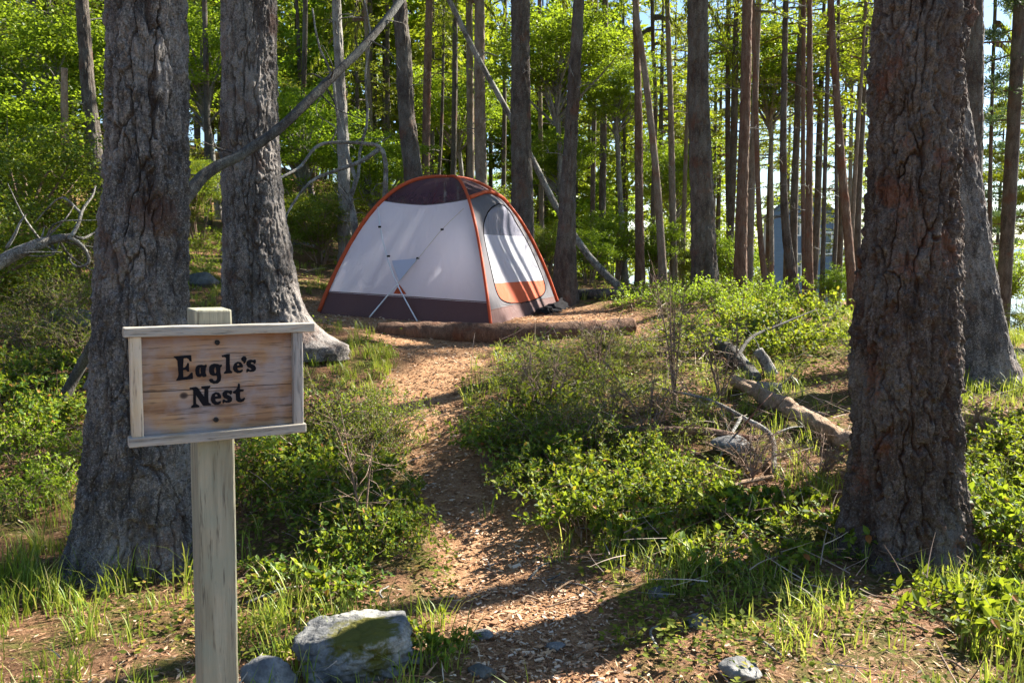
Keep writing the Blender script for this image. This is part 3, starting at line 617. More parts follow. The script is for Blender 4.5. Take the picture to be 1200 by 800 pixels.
# ================================================================== FAR WOOD (one mass)
rg = np.random.default_rng(5); A = Acc()
far_f = [fir_crown(7, 2.2, 26, 60 + k, spray=.30, sw=.10, step=.15, gaps=.2, wood_ns=3) for k in range(2)]
far_a = [f.arrays() for f in far_f]; bb = broad_crown(1.5, 70, 46, 90, .13).arrays()
spots = []
for i in range(700):
    Y = rg.uniform(25, 46); px = rg.uniform(-250, 1080)
    dn = 1 if px < 480 else 1
    if 825 < px < 1035: dn = 0
    if 690 < px < 760: dn = .5
    if rg.random() < dn: spots.append(((px - 600) / 1000 * Y, Y))
    if len(spots) > 235: break
for i in range(75):
    Y = rg.uniform(66, 100); px = rg.uniform(560, 1060); spots.append(((px - 600) / 1000 * Y, Y))
for x, y in spots:
    g = h1(x, y); k = rg.integers(0, 3); hh = rg.uniform(1.8, 6.5) if x < 0 else (rg.uniform(1.2, 8.0) if y < 50 else rg.uniform(1.0, 4.5))
    if y < 50: A.add(*tube(np.array([[x, y, g - .2], [x + .1, y, g + hh], [x, y, g + hh + 6]]), [.08, .06, .02], 6, cap=False), m=0)
    V, F, m, sm = far_a[k % 2] if k < 2 else bb; a = rg.uniform(0, 6.28); s = rg.uniform(.7, 1.15) * (1.35 if y > 50 else 1); c, q = math.cos(a) * s, math.sin(a) * s
    W = np.stack([V[:, 0] * c - V[:, 1] * q, V[:, 0] * q + V[:, 1] * c, V[:, 2] * s], 1) + np.array([x, y, g + hh])
    i0 = 0
    for f in F: A.add(W if i0 == 0 else np.zeros((0, 3)), f - (0 if i0 == 0 else len(W)), m=1 if k < 2 else 2); i0 += 1
tag(A.build('woodland', [M['bark_dark'], M['firbright'], M['maple']]), kind='stuff')

# ================================================================== BUSHES behind and beside
BUS = [(375, 260, 14, .62, 'bush0', 'round dense bush between the root-spreading trunk and the tent'),
 (330, 235, 16, .8, 'bushb', 'bright bush behind the round dense one left of the tent'),
 (25, 215, 10.5, .95, 'bush0', 'tall bush at the left edge above the dead grey limb'),
 (85, 230, 12.5, .8, 'bush1', 'bush around the foot of the leaning grey-brown trunk'),
 (-30, 300, 9, .8, 'bush1', 'dark bush cut by the left edge behind the dead grey limb'),
 (60, 300, 11.5, .55, 'bush0', 'low dark bush behind the forks of the dead grey limb'),
 (230, 215, 14, .6, 'bush1', 'bush seen in the gap between the two thick trunks'),
 (430, 225, 18, .8, 'bush0', 'bush behind the pale forked sapling'),
 (690, 290, 15, .5, 'bushb', 'bright green bush right of the flared sunlit trunk'),
 (720, 275, 17, .7, 'bushb', 'bright bush behind the slender trunks right of the tent'),
 (770, 285, 17, .6, 'bushb', 'bright bush at the feet of the crossing trunks'),
 (640, 285, 16, .5, 'bush0', 'bush peeping out behind the right slope of the tent'),
 (855, 300, 17, .6, 'bushb', 'bright bush left of the blue house'),
 (885, 335, 17, .35, 'bush0', 'low bush hiding the foot of the blue house'),
 (975, 330, 17, .40, 'bushb', 'low sunlit bush at the right foot of the blue house'),
 (560, 250, 19, .8, 'bush1', 'dim bush right behind the tent peak'),
 (1185, 320, 19, .75, 'bushb', 'sunlit shore bush right of the curved leaning trunk'),
 (1215, 380, 14, .5, 'bush0', 'low shore bush cut by the right edge'),
 (815, 305, 19, .6, 'bush1', 'bush behind the foot of the thick dark grove trunk')]
for i, (px, py, Y, rad, key, lab) in enumerate(BUS):
    c = P(px, py, Y); g = h1(c[0], c[1]); e = empty('bush', (c[0], c[1], g), lab, 'bush', 'bushes behind and beside the campsite')
    crown(e, key, (c[0], c[1], max(c[2], g + rad * .55)), rad, i * 1.7, name='foliage')
    A = Acc(); rg2 = np.random.default_rng(i)
    for k in range(6):
        a = rg2.uniform(0, 6.28); o = np.array([math.cos(a), math.sin(a), 0]); A.add(*tube(smoothpath([np.array([c[0], c[1], g - .05]) + o * .06, np.array([c[0], c[1], (g + c[2]) / 2]) + o * rad * .3, np.array([c[0], c[1], max(c[2], g + rad * .55)]) + o * rad * .5], 7), np.linspace(.016, .006, 7), 5), smooth=True)
    A.build('stem', M['twig'], e)

# ================================================================== UNDERGROWTH SHRUBS (prototypes then copies)
def low_shrub(seed, ns, hgt, spread, lf, per, bare=.15, wr=.62, stemr=.0035, tv=LEAF_V, tf=LEAF_F):
    rg = np.random.default_rng(seed); S = Acc(); pos = []; dr = []; nr = []; ln = []
    for i in range(ns):
        a = rg.uniform(0, 6.28); o = np.array([math.cos(a), math.sin(a), 0]); h = hgt * rg.uniform(.45, 1.1); sp = spread * rg.uniform(.2, 1.05)
        b = o * rg.uniform(0, .25) * spread; b[2] = -.03
        p = smoothpath([b, b + o * sp * .35 + np.array([0, 0, h * .7]), b + o * sp * .8 + np.array([rg.normal() * .05, rg.normal() * .05, h]), b + o * sp * 1.1 + np.array([rg.normal() * .08, rg.normal() * .08, h * .85])], 12)
        S.add(*tube(p, np.linspace(stemr, stemr * .35, 12), 4, cap=False))
        tw = [p]
        for _ in range(4):
            k = rg.integers(4, 11); d = norm(o * rg.uniform(-.3, 1) + rg.normal(size=3) * .6 + np.array([0, 0, .35])) * hgt * rg.uniform(.25, .5)
            q = smoothpath([p[k], p[k] + d * .5 + np.array([0, 0, .02]), p[k] + d], 6); S.add(*tube(q, np.linspace(stemr * .5, stemr * .25, 6), 3, cap=False)); tw.append(q)
        for q in tw:
            n = per if q is p else per // 2; t = rg.uniform(bare if q is not p else .3, 1, n) * (len(q) - 1); k = np.minimum(t.astype(int), len(q) - 2); f = (t - k)[:, None]
            b0 = q[k] * (1 - f) + q[k + 1] * f; tn = norm(q[k + 1] - q[k]); sd = norm(rg.normal(size=(n, 3))); d = norm(tn * .5 + sd + np.array([0, 0, .1]))
            pos.append(b0); dr.append(d); nr.append(rg.normal(size=(n, 3)) * .45 + np.array([.12, 0, 1.])); ln.append(lf * rg.uniform(.55, 1.25, n))
    pos = np.concatenate(pos); ln = np.concatenate(ln)
    V, F = leaves(pos, np.concatenate(dr), np.concatenate(nr), ln, ln * wr, tv, tf)
    return S, (V, F)
def shrub_proto(name, seed, mat, label, cat, *a, **k):
    S, (V, F) = low_shrub(seed, *a, **k)
    e = empty(name, (0, 0, -50), label, cat); s = S.build('stems', M['twig'], e, rel=False); s.name = 'stem'; f = build('foliage', V, F, mat, e, False, rel=False); kids(e, s, f); return e
PR = {'salal': [shrub_proto('leafy_shrub', 1 + k, M['salal'], 'x', 'shrub', 17, .27, .36, .038, 19) for k in range(3)],
      'huck': [shrub_proto('fine_leaved_shrub', 11 + k, M['bush'] if k else M['salal'], 'x', 'shrub', 24, .36, .40, .019, 24, wr=.6, tv=DIA_V, tf=DIA_F) for k in range(2)],
      'low': [shrub_proto('low_leafy_plant', 21 + k, M['salal'], 'x', 'plant', 8, .13, .20, .042, 8) for k in range(2)],
      'bright': [shrub_proto('leafy_shrub', 31 + k, M['maple'], 'x', 'shrub', 14, .32, .32, .032, 18) for k in range(2)]}
rg = np.random.default_rng(99)
PATCH = [  # kind, n, (cx, cy, rx, ry) of the bases, scale, label, group
 ('salal', 16, (700, 585, 125, 50), .8, 'green leafy shrub, one of those crowding the right side of the path', 'leafy shrubs right of the path'),
 ('huck', 20, (715, 485, 125, 65), .75, 'fine-leaved twiggy shrub in the thicket between the path and the fallen log', 'fine-leaved shrubs right of the path'),
 ('salal', 10, (610, 545, 45, 55), .65, 'glossy-leaved shrub overhanging the right edge of the path', 'glossy shrubs on the right path edge'),
 ('huck', 9, (700, 432, 80, 16), .55, 'small twiggy shrub below the log in front of the tent, right side', 'twiggy shrubs below the tent log'),
 ('salal', 15, (355, 580, 85, 50), .75, 'green leafy shrub between the sign post and the path', 'leafy shrubs left of the path'),
 ('huck', 14, (400, 530, 75, 45), .75, 'fine-leaved shrub above the leafy ones left of the path', 'fine-leaved shrubs left of the path'),
 ('salal', 9, (445, 640, 40, 25), .6, 'low dark leafy shrub at the bend of the path', 'low shrubs at the path bend'),
 ('salal', 14, (30, 470, 75, 55), .85, 'shaded leafy shrub left of the thick trunk behind the sign', 'shaded shrubs at the left edge'),
 ('huck', 12, (30, 400, 80, 50), 1., 'dim fine-leaved shrub on the slope under the dead grey limb', 'shrubs on the left slope'),
 ('huck', 12, (50, 335, 75, 25), 1.2, 'fine-leaved shrub high on the left slope below the tall bush', 'shrubs high on the left slope'),
 ('bright', 8, (60, 350, 60, 25), 1., 'bright shrub high on the left slope by the mossy rocks', 'bright shrubs on the left slope'),
 ('bright', 6, (240, 310, 25, 25), .9, 'bright shrub on the grassy slope seen between the two thick trunks', 'bright shrubs between the thick trunks'),
 ('bright', 10, (45, 560, 60, 45), .6, 'small bright plant in the grass left of the thick trunk at the sign', 'bright plants left of the sign trunk'),
 ('bright', 15, (790, 358, 80, 12), .8, 'sunlit green shrub at the feet of the grove trunks right of the tent', 'sunlit shrubs under the grove'),
 ('salal', 14, (880, 400, 85, 30), .9, 'leafy shrub on the bank behind the broken fallen log', 'shrubs behind the fallen log'),
 ('bright', 12, (920, 370, 80, 14), .9, 'bright shrub in front of the blue house clearing', 'bright shrubs near the house'),
 ('salal', 13, (1185, 590, 55, 80), .8, 'leafy shrub at the right edge beyond the thickest trunk', 'shrubs at the right edge'),
 ('low', 22, (870, 640, 150, 45), .9, 'low big-leaved plant in the shade between the path and the thickest trunk', 'low plants before the thickest trunk'),
 ('low', 10, (800, 600, 80, 25), 1., 'low yellow-green plant at the lower rim of the right thicket', 'low plants under the right thicket'),
 ('low', 10, (1160, 720, 60, 50), .9, 'low plant in the bottom right corner', 'low plants bottom right'),
 ('low', 8, (360, 680, 70, 30), .8, 'small leafy plant behind the mossy boulder', 'small plants behind the boulder'),
 ('low', 6, (530, 765, 60, 25), .6, 'small plant by the lower path right of the mossy boulder', 'small plants by the lower path'),
 ('huck', 6, (1030, 450, 30, 40), .8, 'dry twiggy shrub just left of the thickest trunk', 'shrubs left of the thickest trunk'),
 ('salal', 7, (240, 455, 10, 80), .8, 'shrub showing between the two thick trunks behind the sign', 'shrubs between the two thick trunks'),
]
taken = []
for kind, n, (cx, cy, rx, ry), sc_, lab, grp in PATCH:
    k = 0; tries = 0
    while k < n and tries < n * 8:
        tries += 1; a = rg.uniform(0, 6.28); q = math.sqrt(rg.random())
        h = hit(cx + rx * q * math.cos(a), cy + ry * q * math.sin(a))
        if h is None or pathmask(h[0], h[1])[0] > .45: continue
        if any((h[0] - p[0]) ** 2 + (h[1] - p[1]) ** 2 < .02 for p in taken): continue
        taken.append(h); pr = PR[kind][rg.integers(0, len(PR[kind]))]
        s = sc_ * rg.uniform(.55, 1.35); c = copy_tree(pr, h, (0, 0, rg.uniform(0, 6.28)), (s, s, s * rg.uniform(.8, 1.15)))
        c['label'] = lab; c['group'] = grp; k += 1
for l in PR.values():
    for e in l:
        for ch in KIDS[e.name]: bpy.data.objects.remove(ch)
        bpy.data.objects.remove(e)

# ================================================================== GRASS, WEEDS, CHIPS, LITTER
def world_pts(n, x0, x1, y0, y1, rg):
    # more points close to the camera
    y = y0 + (y1 - y0) * rg.random(n) ** 1.6; x = rg.uniform(-1, 1, n) * (1.2 + .72 * y) ; x = np.clip(x, x0, x1)
    return x, y
rg = np.random.default_rng(17)
GR = [(90, 680, 140, 85, 1.), (30, 760, 90, 60, .6), (420, 430, 65, 45, 1.), (240, 320, 60, 50, 1.), (760, 660, 130, 40, .55), (1160, 470, 60, 40, .9), (930, 380, 100, 35, 1.), (690, 640, 60, 40, .4),
      (880, 700, 280, 80, .3), (1180, 740, 60, 60, .7), (330, 660, 80, 40, .3), (480, 720, 80, 50, .3), (330, 740, 120, 50, .45), (640, 600, 300, 200, .25), (1150, 640, 80, 120, .6), (880, 470, 80, 60, .5), (960, 550, 60, 45, .6), (380, 330, 60, 50, .6), (820, 560, 60, 40, .2), (30, 620, 60, 60, .5), (1190, 400, 60, 40, .9), (450, 400, 40, 20, .7), (100, 340, 100, 60, .35), (700, 350, 60, 15, .3)]
x, y = world_pts(30000, -12, 12, 2.2, 18, rg); z = H(x, y); px, py = proj(np.stack([x, y, z], 1))
w = dens(px, py, GR, .35) * (1 - .92 * pathmask(x, y)) * sstep(-.35, .35, fbm(np.stack([x, y, z * 0], 1) * 2.2, 3, 31) + .12)
keep = rg.random(len(x)) < w * .62
tx, ty, tz = x[keep], y[keep], z[keep]; tpx, tpy = px[keep], py[keep]
fine = (dens(tpx, tpy, [(420, 430, 80, 50, 1.), (240, 320, 60, 60, 1.), (380, 330, 60, 50, 1), (930, 380, 110, 40, 1.)]) > .3)
nb = np.where(fine, 18, 11); idx = np.repeat(np.arange(len(tx)), nb); N = len(idx)
a = rg.uniform(0, 6.28, N); rr = .05 * np.sqrt(rg.random(N)); bx = tx[idx] + np.cos(a) * rr; by = ty[idx] + np.sin(a) * rr
tuftL = rg.uniform(.5, 1.3, len(tx)) * np.where(fine, .13, .18); tl = dens(tpx, tpy, [(100, 680, 140, 80, 1.)]) > .4; tuftL = np.where(tl, tuftL * 1.25, tuftL)
L = tuftL[idx] * rg.uniform(.5, 1.15, N); wd = np.where(fine[idx], .0022, .0026) * rg.uniform(.7, 1.4, N) * (1 + .04 * ty[idx])
az = rg.uniform(0, 6.28, N); lean = rg.uniform(.1, .75, N); o = np.stack([np.cos(az), np.sin(az), 0 * az], 1); s = np.stack([-np.sin(az), np.cos(az), 0 * az], 1)
V = []
for q in (0, .35, .7):
    c = np.stack([bx, by, tz[idx] - .01], 1) + o * (L * lean * q ** 2)[:, None]; c[:, 2] += L * q * (1 - .25 * lean * q)
    for sg in (-1, 1): V.append(c + s * (wd * sg * (1 - .5 * q))[:, None])
c = np.stack([bx, by, tz[idx] - .01], 1) + o * (L * lean)[:, None]; c[:, 2] += L * (1 - .35 * lean); V.append(c)
V = np.stack(V, 1); b = (np.arange(N) * 7)[:, None]
F4 = np.concatenate([b + np.array([0, 1, 3, 2]), b + np.array([2, 3, 5, 4])]); F3 = b + np.array([4, 5, 6])
tag(build('grass', V.reshape(-1, 3), [F3, F4], M['grass'], smooth=True), kind='stuff')
# weeds: small leaves close to the ground
WD = [(600, 540, 700, 280, .5), (60, 450, 120, 180, .9), (700, 520, 190, 130, .9), (400, 560, 120, 90, .9), (1170, 600, 80, 150, .9), (900, 410, 120, 60, .9), (860, 660, 200, 60, .35), (330, 680, 100, 40, .5), (760, 370, 110, 30, .8), (240, 640, 60, 40, .2)]
x, y = world_pts(85000, -12, 12, 2.2, 20, rg); z = H(x, y); px, py = proj(np.stack([x, y, z], 1))
w = dens(px, py, WD, .5) * (1 - pathmask(x, y)) * sstep(-.2, .3, fbm(np.stack([x, y, z * 0], 1) * 3.1, 3, 37) + .1)
k = rg.random(len(x)) < w; x, y, z = x[k], y[k], z[k]; idx = np.repeat(np.arange(len(x)), 4); N = len(idx)
pos = np.stack([x[idx] + rg.normal(size=N) * .03, y[idx] + rg.normal(size=N) * .03, z[idx] + rg.uniform(.0, .09, N)], 1); az = rg.uniform(0, 6.28, N)
L = rg.uniform(.014, .036, N) * (1 + .03 * y[idx]); Vw, Fw = leaves(pos, np.stack([np.cos(az), np.sin(az), rg.normal(size=N) * .25], 1), rg.normal(size=(N, 3)) * .4 + np.array([0, 0, 1.]), L, L * .65, DIA_V, DIA_F)
tag(build('ground_cover', Vw, Fw, M['weed']), kind='stuff')
# wood chips on the path
x, y = world_pts(150000, -4, 4, 2., 13.5, rg); pm = pathmask(x, y); k = rg.random(len(x)) < np.maximum(pm - .15, .0) * 1.1 + .012; x, y = x[k], y[k]; z = H(x, y); N = len(x)
az = rg.uniform(0, 6.28, N); d = np.stack([np.cos(az), np.sin(az), rg.normal(size=N) * .16], 1); X, Y_, Z = frames(d, rg.normal(size=(N, 3)) * .3 + np.array([0, 0, 1.]))
L = rg.uniform(.008, .028, N) * np.where(rg.random(N) < .12, 1.8, 1); Wd = L * rg.uniform(.18, .6, N); T = rg.uniform(.0015, .005, N)
bv, bf = boxv((0, 0, 0), (1, 1, 1)); bv[:, 0] *= 1 - .35 * (bv[:, 1] > 0)
Vc, Fc = scatter(bv, bf, np.stack([x, y, z + .004 + rg.random(N) * .01], 1), X * Wd[:, None], Y_ * L[:, None], Z * T[:, None])
tag(build('wood_chips', Vc, Fc, M['chips']), kind='stuff')
# needles, bits of bark and twigs everywhere else
x, y = world_pts(110000, -8, 8, 1.8, 12, rg); k = rg.random(len(x)) < (1 - .6 * pathmask(x, y)); x, y = x[k], y[k]; z = H(x, y); N = len(x)
az = rg.uniform(0, 6.28, N); d = np.stack([np.cos(az), np.sin(az), rg.normal(size=N) * .22], 1)
L = rg.uniform(.015, .05, N) * np.where(rg.random(N) < .05, 2.6, 1); Wd = rg.uniform(.0012, .0035, N) * np.where(rg.random(N) < .1, 3.5, 1)
X, Y_, Z = frames(d, rg.normal(size=(N, 3)) * .3 + np.array([0, 0, 1.]))
Vc, Fc = scatter(DIA_V, DIA_F, np.stack([x, y, z + .003 + rg.random(N) * .012], 1), X * Wd[:, None] * 1.6, Y_ * L[:, None], Z * .002)
tag(build('needle_litter', Vc, Fc, M['litter']), kind='stuff')

# dry twigs caught in the undergrowth
TW = [(700, 500, 190, 120, 1.), (900, 520, 110, 60, 1.), (390, 560, 110, 90, .6), (50, 470, 90, 120, .6), (850, 400, 140, 60, .8), (1170, 560, 60, 120, .6), (900, 660, 260, 90, .45), (420, 320, 60, 30, .6)]
x, y = world_pts(14000, -9, 9, 2.6, 16, rg); z = H(x, y); px, py = proj(np.stack([x, y, z], 1)); k = rg.random(len(x)) < dens(px, py, TW, .2) * (1 - pathmask(x, y)) * .85
x, y, z = x[k], y[k], z[k]; N = len(x); L = rg.uniform(.10, .5, N) * np.clip(y / 7, .35, 1.1); az = rg.uniform(0, 6.28, N); el = rg.normal(size=N) * .35 + .15
d = np.stack([np.cos(az) * np.cos(el), np.sin(az) * np.cos(el), np.sin(el)], 1); b = np.stack([x, y, z + rg.uniform(.0, .16, N)], 1); bd = rg.normal(size=(N, 3)) * .12
X, Y_, Z = frames(d, rg.normal(size=(N, 3))); rr = rg.uniform(.0012, .0040, N)[:, None]; V = []
for t_ in (0, .33, .66, 1.):
    c = b + d * (L * t_)[:, None] + bd * (L * t_ * t_)[:, None]
    for q in range(3): V.append(c + (X * math.cos(q * 2.1) + Z * math.sin(q * 2.1)) * rr * (1.1 - .8 * t_))
V = np.stack(V, 1); F = np.concatenate([gridf(3, 4)[None] + (np.arange(N) * 12)[:, None, None]]).reshape(-1, 4)
M['twigs'] = chip_mat('dry_twigs', [(0, (.09, .055, .04)), (.5, (.22, .15, .11)), (1, (.42, .36, .30))])
tag(build('dry_twigs', V.reshape(-1, 3), F, M['twigs']), kind='stuff')
# ================================================================== THE NAME SIGN
ang = R(30); SX = np.array([math.cos(ang), math.sin(ang), 0]); SN = np.array([math.sin(ang), -math.cos(ang), 0]); rl = R(-.8)
SU = np.array([0, 0, 1.]); SXr = SX * math.cos(rl) + SU * math.sin(rl); SUr = SU * math.cos(rl) - SX * math.sin(rl)
SC = P(254, 447, 1.75)                                   # middle of the board's face
def on_board(px, py, off=0.):
    d = ray(px, py); o = np.array([0, 0, CAMZ]); t = ((SC + SN * off - o) @ SN) / (d @ SN); return o + d * t
def wood_mat(name, stops, grain=(.6, 1, 1), s=60, knots=False, grey=(.33, .33, .34), gamt=.5, axis='X'):
    t = NT(name); v = t.coord((.06, 1, 1) if axis == 'X' else (1, 1, .06)); vi = t.coord()
    n = t.noise(v, s, 5, .65, .3); f = t.noise(v, s * 4, 3, .7); b = t.noise(vi, 14, 4, .6)
    col = t.ramp(n, stops); col = t.mix(t.ramp(b, [(.42, 0.), (.62, gamt)]), col, grey)
    col = t.mix(t.ramp(f, [(.32, .75), (.44, 0.)]), col, (.05, .04, .035)); return t, col, f, n
def finish_wood(t, col, f, n): return t.done(t.bsdf(col, .85, .2, t.bump(t.math('ADD', n, f), .55, .003)))
M['panelwood'] = None
t, col, f, n = wood_mat('sign_panel_wood', [(.3, (.15, .078, .045)), (.48, (.28, .165, .095)), (.62, (.40, .26, .15)), (.8, (.36, .25, .17))], s=48, gamt=.6, grey=(.30, .29, .31))
tc = t.n('ShaderNodeTexCoord'); sp = t.n('ShaderNodeSeparateXYZ'); t.l(tc.outputs['Object'], sp.inputs[0])
col = t.mix(t.ramp(t.math('ADD', sp.outputs[2], t.math('MULTIPLY', n, .03)), [(.085, 0.), (.115, .6)]), col, (.20, .085, .05))   # reddish unweathered strip under the top rail
kd = t.n('ShaderNodeVectorMath', operation='DISTANCE'); mp = t.n('ShaderNodeMapping'); t.l(tc.outputs['Object'], mp.inputs[0]); mp.inputs['Scale'].default_value = (1, 0, 1.15)
t.l(mp.outputs[0], kd.inputs[0])
kp = on_board(215, 463); krel = kp - SC; kd.inputs[1].default_value = (krel @ SXr, 0, krel @ SUr * 1.15)
col = t.mix(t.ramp(t.math('ADD', kd.outputs['Value'], t.math('MULTIPLY', f, .004)), [(.0075, 1.), (.0105, 0.)]), col, (.045, .032, .028))
M['panelwood'] = finish_wood(t, col, f, n)
M['railwood'] = finish_wood(*wood_mat('sign_rail_wood', [(.3, (.18, .165, .135)), (.5, (.34, .31, .26)), (.75, (.50, .45, .37))], s=70, gamt=.4))
M['stilewood'] = finish_wood(*wood_mat('sign_stile_wood', [(.3, (.38, .28, .17)), (.55, (.60, .49, .34)), (.8, (.66, .58, .46))], s=60, gamt=.35, grey=(.42, .41, .40), axis='Z'))
M['stilegrey'] = finish_wood(*wood_mat('sign_stile_grey', [(.3, (.22, .21, .20)), (.55, (.36, .33, .30)), (.8, (.46, .41, .35))], s=60, gamt=.5, axis='Z'))
M['postwood'] = finish_wood(*wood_mat('sign_post_wood', [(.3, (.16, .15, .105)), (.5, (.28, .26, .19)), (.75, (.40, .37, .28))], s=38, gamt=.6, grey=(.25, .27, .21), axis='Z'))
t = NT('black_paint'); M['black'] = t.done(t.bsdf((.008, .008, .011), .8, .1))
t = NT('rusty_screw'); M['screw'] = t.done(t.bsdf((.014, .012, .012), .6, .3))
rotm = Matrix((tuple(SXr), tuple(-SN), tuple(SUr))).transposed().to_4x4()
gz0 = h1(SC[0], SC[1])
SE = empty('name_sign', SC, 'weathered wooden name sign reading Eagle\'s Nest on a square post', 'sign')
SE.location = Vector([float(v) for v in SC]); SE.rotation_euler = rotm.to_euler()
def loc_board(p): q = np.asarray(p) - SC; return np.stack([q @ SXr, q @ -SN, q @ SUr], -1)
def bevbox(name, x0, x1, z0, z1, y0, y1, mat, parent, bev=.0022, seg=2, wob=0., sub=1, rot=0., zoff=0., sd=0):
    import bmesh
    bm = bmesh.new(); bmesh.ops.create_cube(bm, size=1)
    for v in bm.verts: v.co = Vector(((v.co.x) * (x1 - x0) + (x0 + x1) / 2, v.co.y * (y1 - y0) + (y0 + y1) / 2, v.co.z * (z1 - z0) + (z0 + z1) / 2))
    bmesh.ops.bevel(bm, geom=list(bm.edges), offset=bev, segments=seg, affect='EDGES', profile=.6)
    if wob:
        ax = 0 if (x1 - x0) > (z1 - z0) else 2; n = 26; lo, hi = (x0, x1) if ax == 0 else (z0, z1)
        for k in range(1, n):
            c = [0, 0, 0]; c[ax] = lo + (hi - lo) * k / n; nn = [0, 0, 0]; nn[ax] = 1
            bmesh.ops.bisect_plane(bm, geom=bm.verts[:] + bm.edges[:] + bm.faces[:], plane_co=c, plane_no=nn)
        co = np.array([v.co for v in bm.verts]); dn = np.stack([fbm(co * 14 + q * 9 + sd, 3, 50 + q) for q in range(3)], 1) * wob
        for v, d in zip(bm.verts, dn): v.co += Vector(d)
    me = bpy.data.meshes.new(name); bm.to_mesh(me); bm.free(); me.materials.append(mat); o = bpy.data.objects.new(name, me); C.objects.link(o); o.parent = parent
    for p in me.polygons: p.use_smooth = False
    return o
def lb(px, py): return loc_board(on_board(px, py))
tl, tr, bl, br = lb(143, 378), lb(366, 382), lb(150, 522), lb(356, 505)
hw = (tr[0] - tl[0]) / 2; cx_ = (tr[0] + tl[0]) / 2
zt_ = (tl[2] + tr[2]) / 2; zb_ = (bl[2] + br[2]) / 2; 
bevbox('top_rail', cx_ - hw, cx_ + hw, zt_ - .0195, zt_, -.022, .006, M['railwood'], SE, wob=.0012)
bevbox('bottom_rail', bl[0], br[0], zb_, zb_ + .0195, -.022, .006, M['railwood'], SE, wob=.0012, sd=5)
sl, sr = lb(152, 450)[0], lb(353, 450)[0]
bevbox('left_stile', sl, sl + .0215, zb_ + .0197, zt_ - .0197, -.018, .006, M['stilewood'], SE, wob=.0008, sd=9)
bevbox('right_stile', sr - .0215, sr, zb_ + .0197, zt_ - .0197, -.018, .006, M['stilegrey'], SE, wob=.0008, sd=12)
zm = lb(290, 452)[2]
A = Acc(); pn = []
for z0, z1, q in ((zb_ + .012, zm - .0006, 0), (zm + .0006, zt_ - .012, 1)):
    pn.append(bevbox('plank', sl + .012, sr - .012, z0, z1, -.004 - .0005 * q, .016, M['panelwood'], SE, bev=.0012))
for px, py in ((254, 401), (252.5, 491)):
    c = lb(px, py); s = []
    A = Acc(); th = np.linspace(0, 2 * math.pi, 24, endpoint=False)
    for r_, y_ in ((.0052, -.0040), (.0052, -.0072), (.0040, -.0080), (.0026, -.0080), (.0020, -.0066), (.0001, -.0066)): s.append(np.stack([c[0] + np.cos(th) * r_, np.full(24, y_), c[2] + np.sin(th) * r_], 1))
    A.add(np.concatenate(s), gridf(24, 6), smooth=False); A.build('screw', M['screw'], SE, rel=False)
# post: its own front parallel to the board; 4x4 timber
pb = bevbox('post', -.0375 , .0375, gz0 - SC[2] - .3, zt_ + .030, .0165, .1055, M['postwood'], SE, bev=.004, wob=.002)
pc_ = lb(250, 600)[0]; tp = lb(250, 360)[0]; pb.location = (((pc_ + tp) / 2 + .0075), 0, 0)
# lettering
G = {
 'E': [[(88,128),(180,120),(288,112),(292,182),(276,178),(262,154),(240,142),(198,145),(192,262),(218,258),(236,236),(248,205),(260,204),(263,300),(249,299),(230,278),(192,282),(196,372),(242,364),(270,342),(290,318),(304,318),(310,386),(116,406),(136,374),(146,340),(132,175),(112,150)]],
 'a': [[(372,230),(410,225),(440,232),(466,222),(470,240),(458,262),(455,320),(468,345),(462,358),(430,362),(418,350),(395,364),(362,360),(345,330),(342,285),(350,250)], [(390,250),(404,255),(407,318),(400,334),(388,328),(381,290)]],
 'g': [[(505,250),(522,225),(560,212),(600,215),(622,226),(648,225),(645,243),(630,252),(628,300),(640,360),(632,410),(600,438),(555,443),(515,425),(502,400),(515,388),(538,390),(552,410),(578,414),(595,395),(598,362),(585,344),(550,350),(515,335),(502,300)], [(567,245),(582,255),(588,308),(578,328),(562,320),(555,280)]],
 'l': [[(652,116),(715,100),(740,98),(738,200),(745,285),(770,306),(768,318),(675,326),(680,312),(700,290),(702,140),(680,128),(655,130)]],
 'e': [[(785,245),(800,210),(835,190),(870,195),(890,222),(894,246),(884,250),(828,254),(832,280),(855,294),(880,284),(892,282),(888,300),(865,315),(830,318),(798,300),(783,272)], [(826,236),(825,215),(840,205),(855,212),(860,232)]],
 'q': [[(885,140),(905,126),(930,132),(938,155),(928,185),(912,208),(905,205),(908,188),(890,178),(878,160)]],
 's': [[(1045,170),(1043,200),(1030,210),(1018,195),(1000,188),(985,198),(990,215),(1030,230),(1047,256),(1042,284),(1020,300),(985,303),(958,296),(945,310),(940,305),(941,276),(955,268),(968,280),(988,286),(1001,276),(992,262),(955,246),(940,220),(943,190),(962,172),(990,164),(1015,172),(1034,165)]],
 'N': [[(275,495),(345,484),(362,490),(447,610),(450,502),(412,492),(414,478),(512,470),(510,483),(486,502),(488,600),(492,665),(522,685),(518,692),(445,699),(428,696),(342,562),(345,680),(383,704),(380,715),(292,722),(295,710),(318,690),(318,522),(300,507),(276,506)]],
 't': [[(845,445),(857,448),(858,512),(905,515),(900,530),(860,538),(860,600),(872,630),(893,625),(912,608),(920,618),(905,645),(870,660),(840,655),(820,635),(815,560),(785,553),(782,540),(815,520),(835,490)]]}
def aff(src, dst, loops):
    (a0, b0, a1, b1), (c0, d0, c1, d1) = src, dst
    return [[(c0 + (x - a0) * (c1 - c0) / (a1 - a0), d0 + (y - b0) * (d1 - d0) / (b1 - b0)) for x, y in lp] for lp in loops]
glyphs = [G[k] for k in ('E', 'a', 'g', 'l', 'e', 'q', 's', 'N')] + [aff((783, 190, 894, 318), (522, 546, 640, 690), G['e']), aff((940, 164, 1047, 310), (660, 524, 769, 672), G['s']), G['t']]
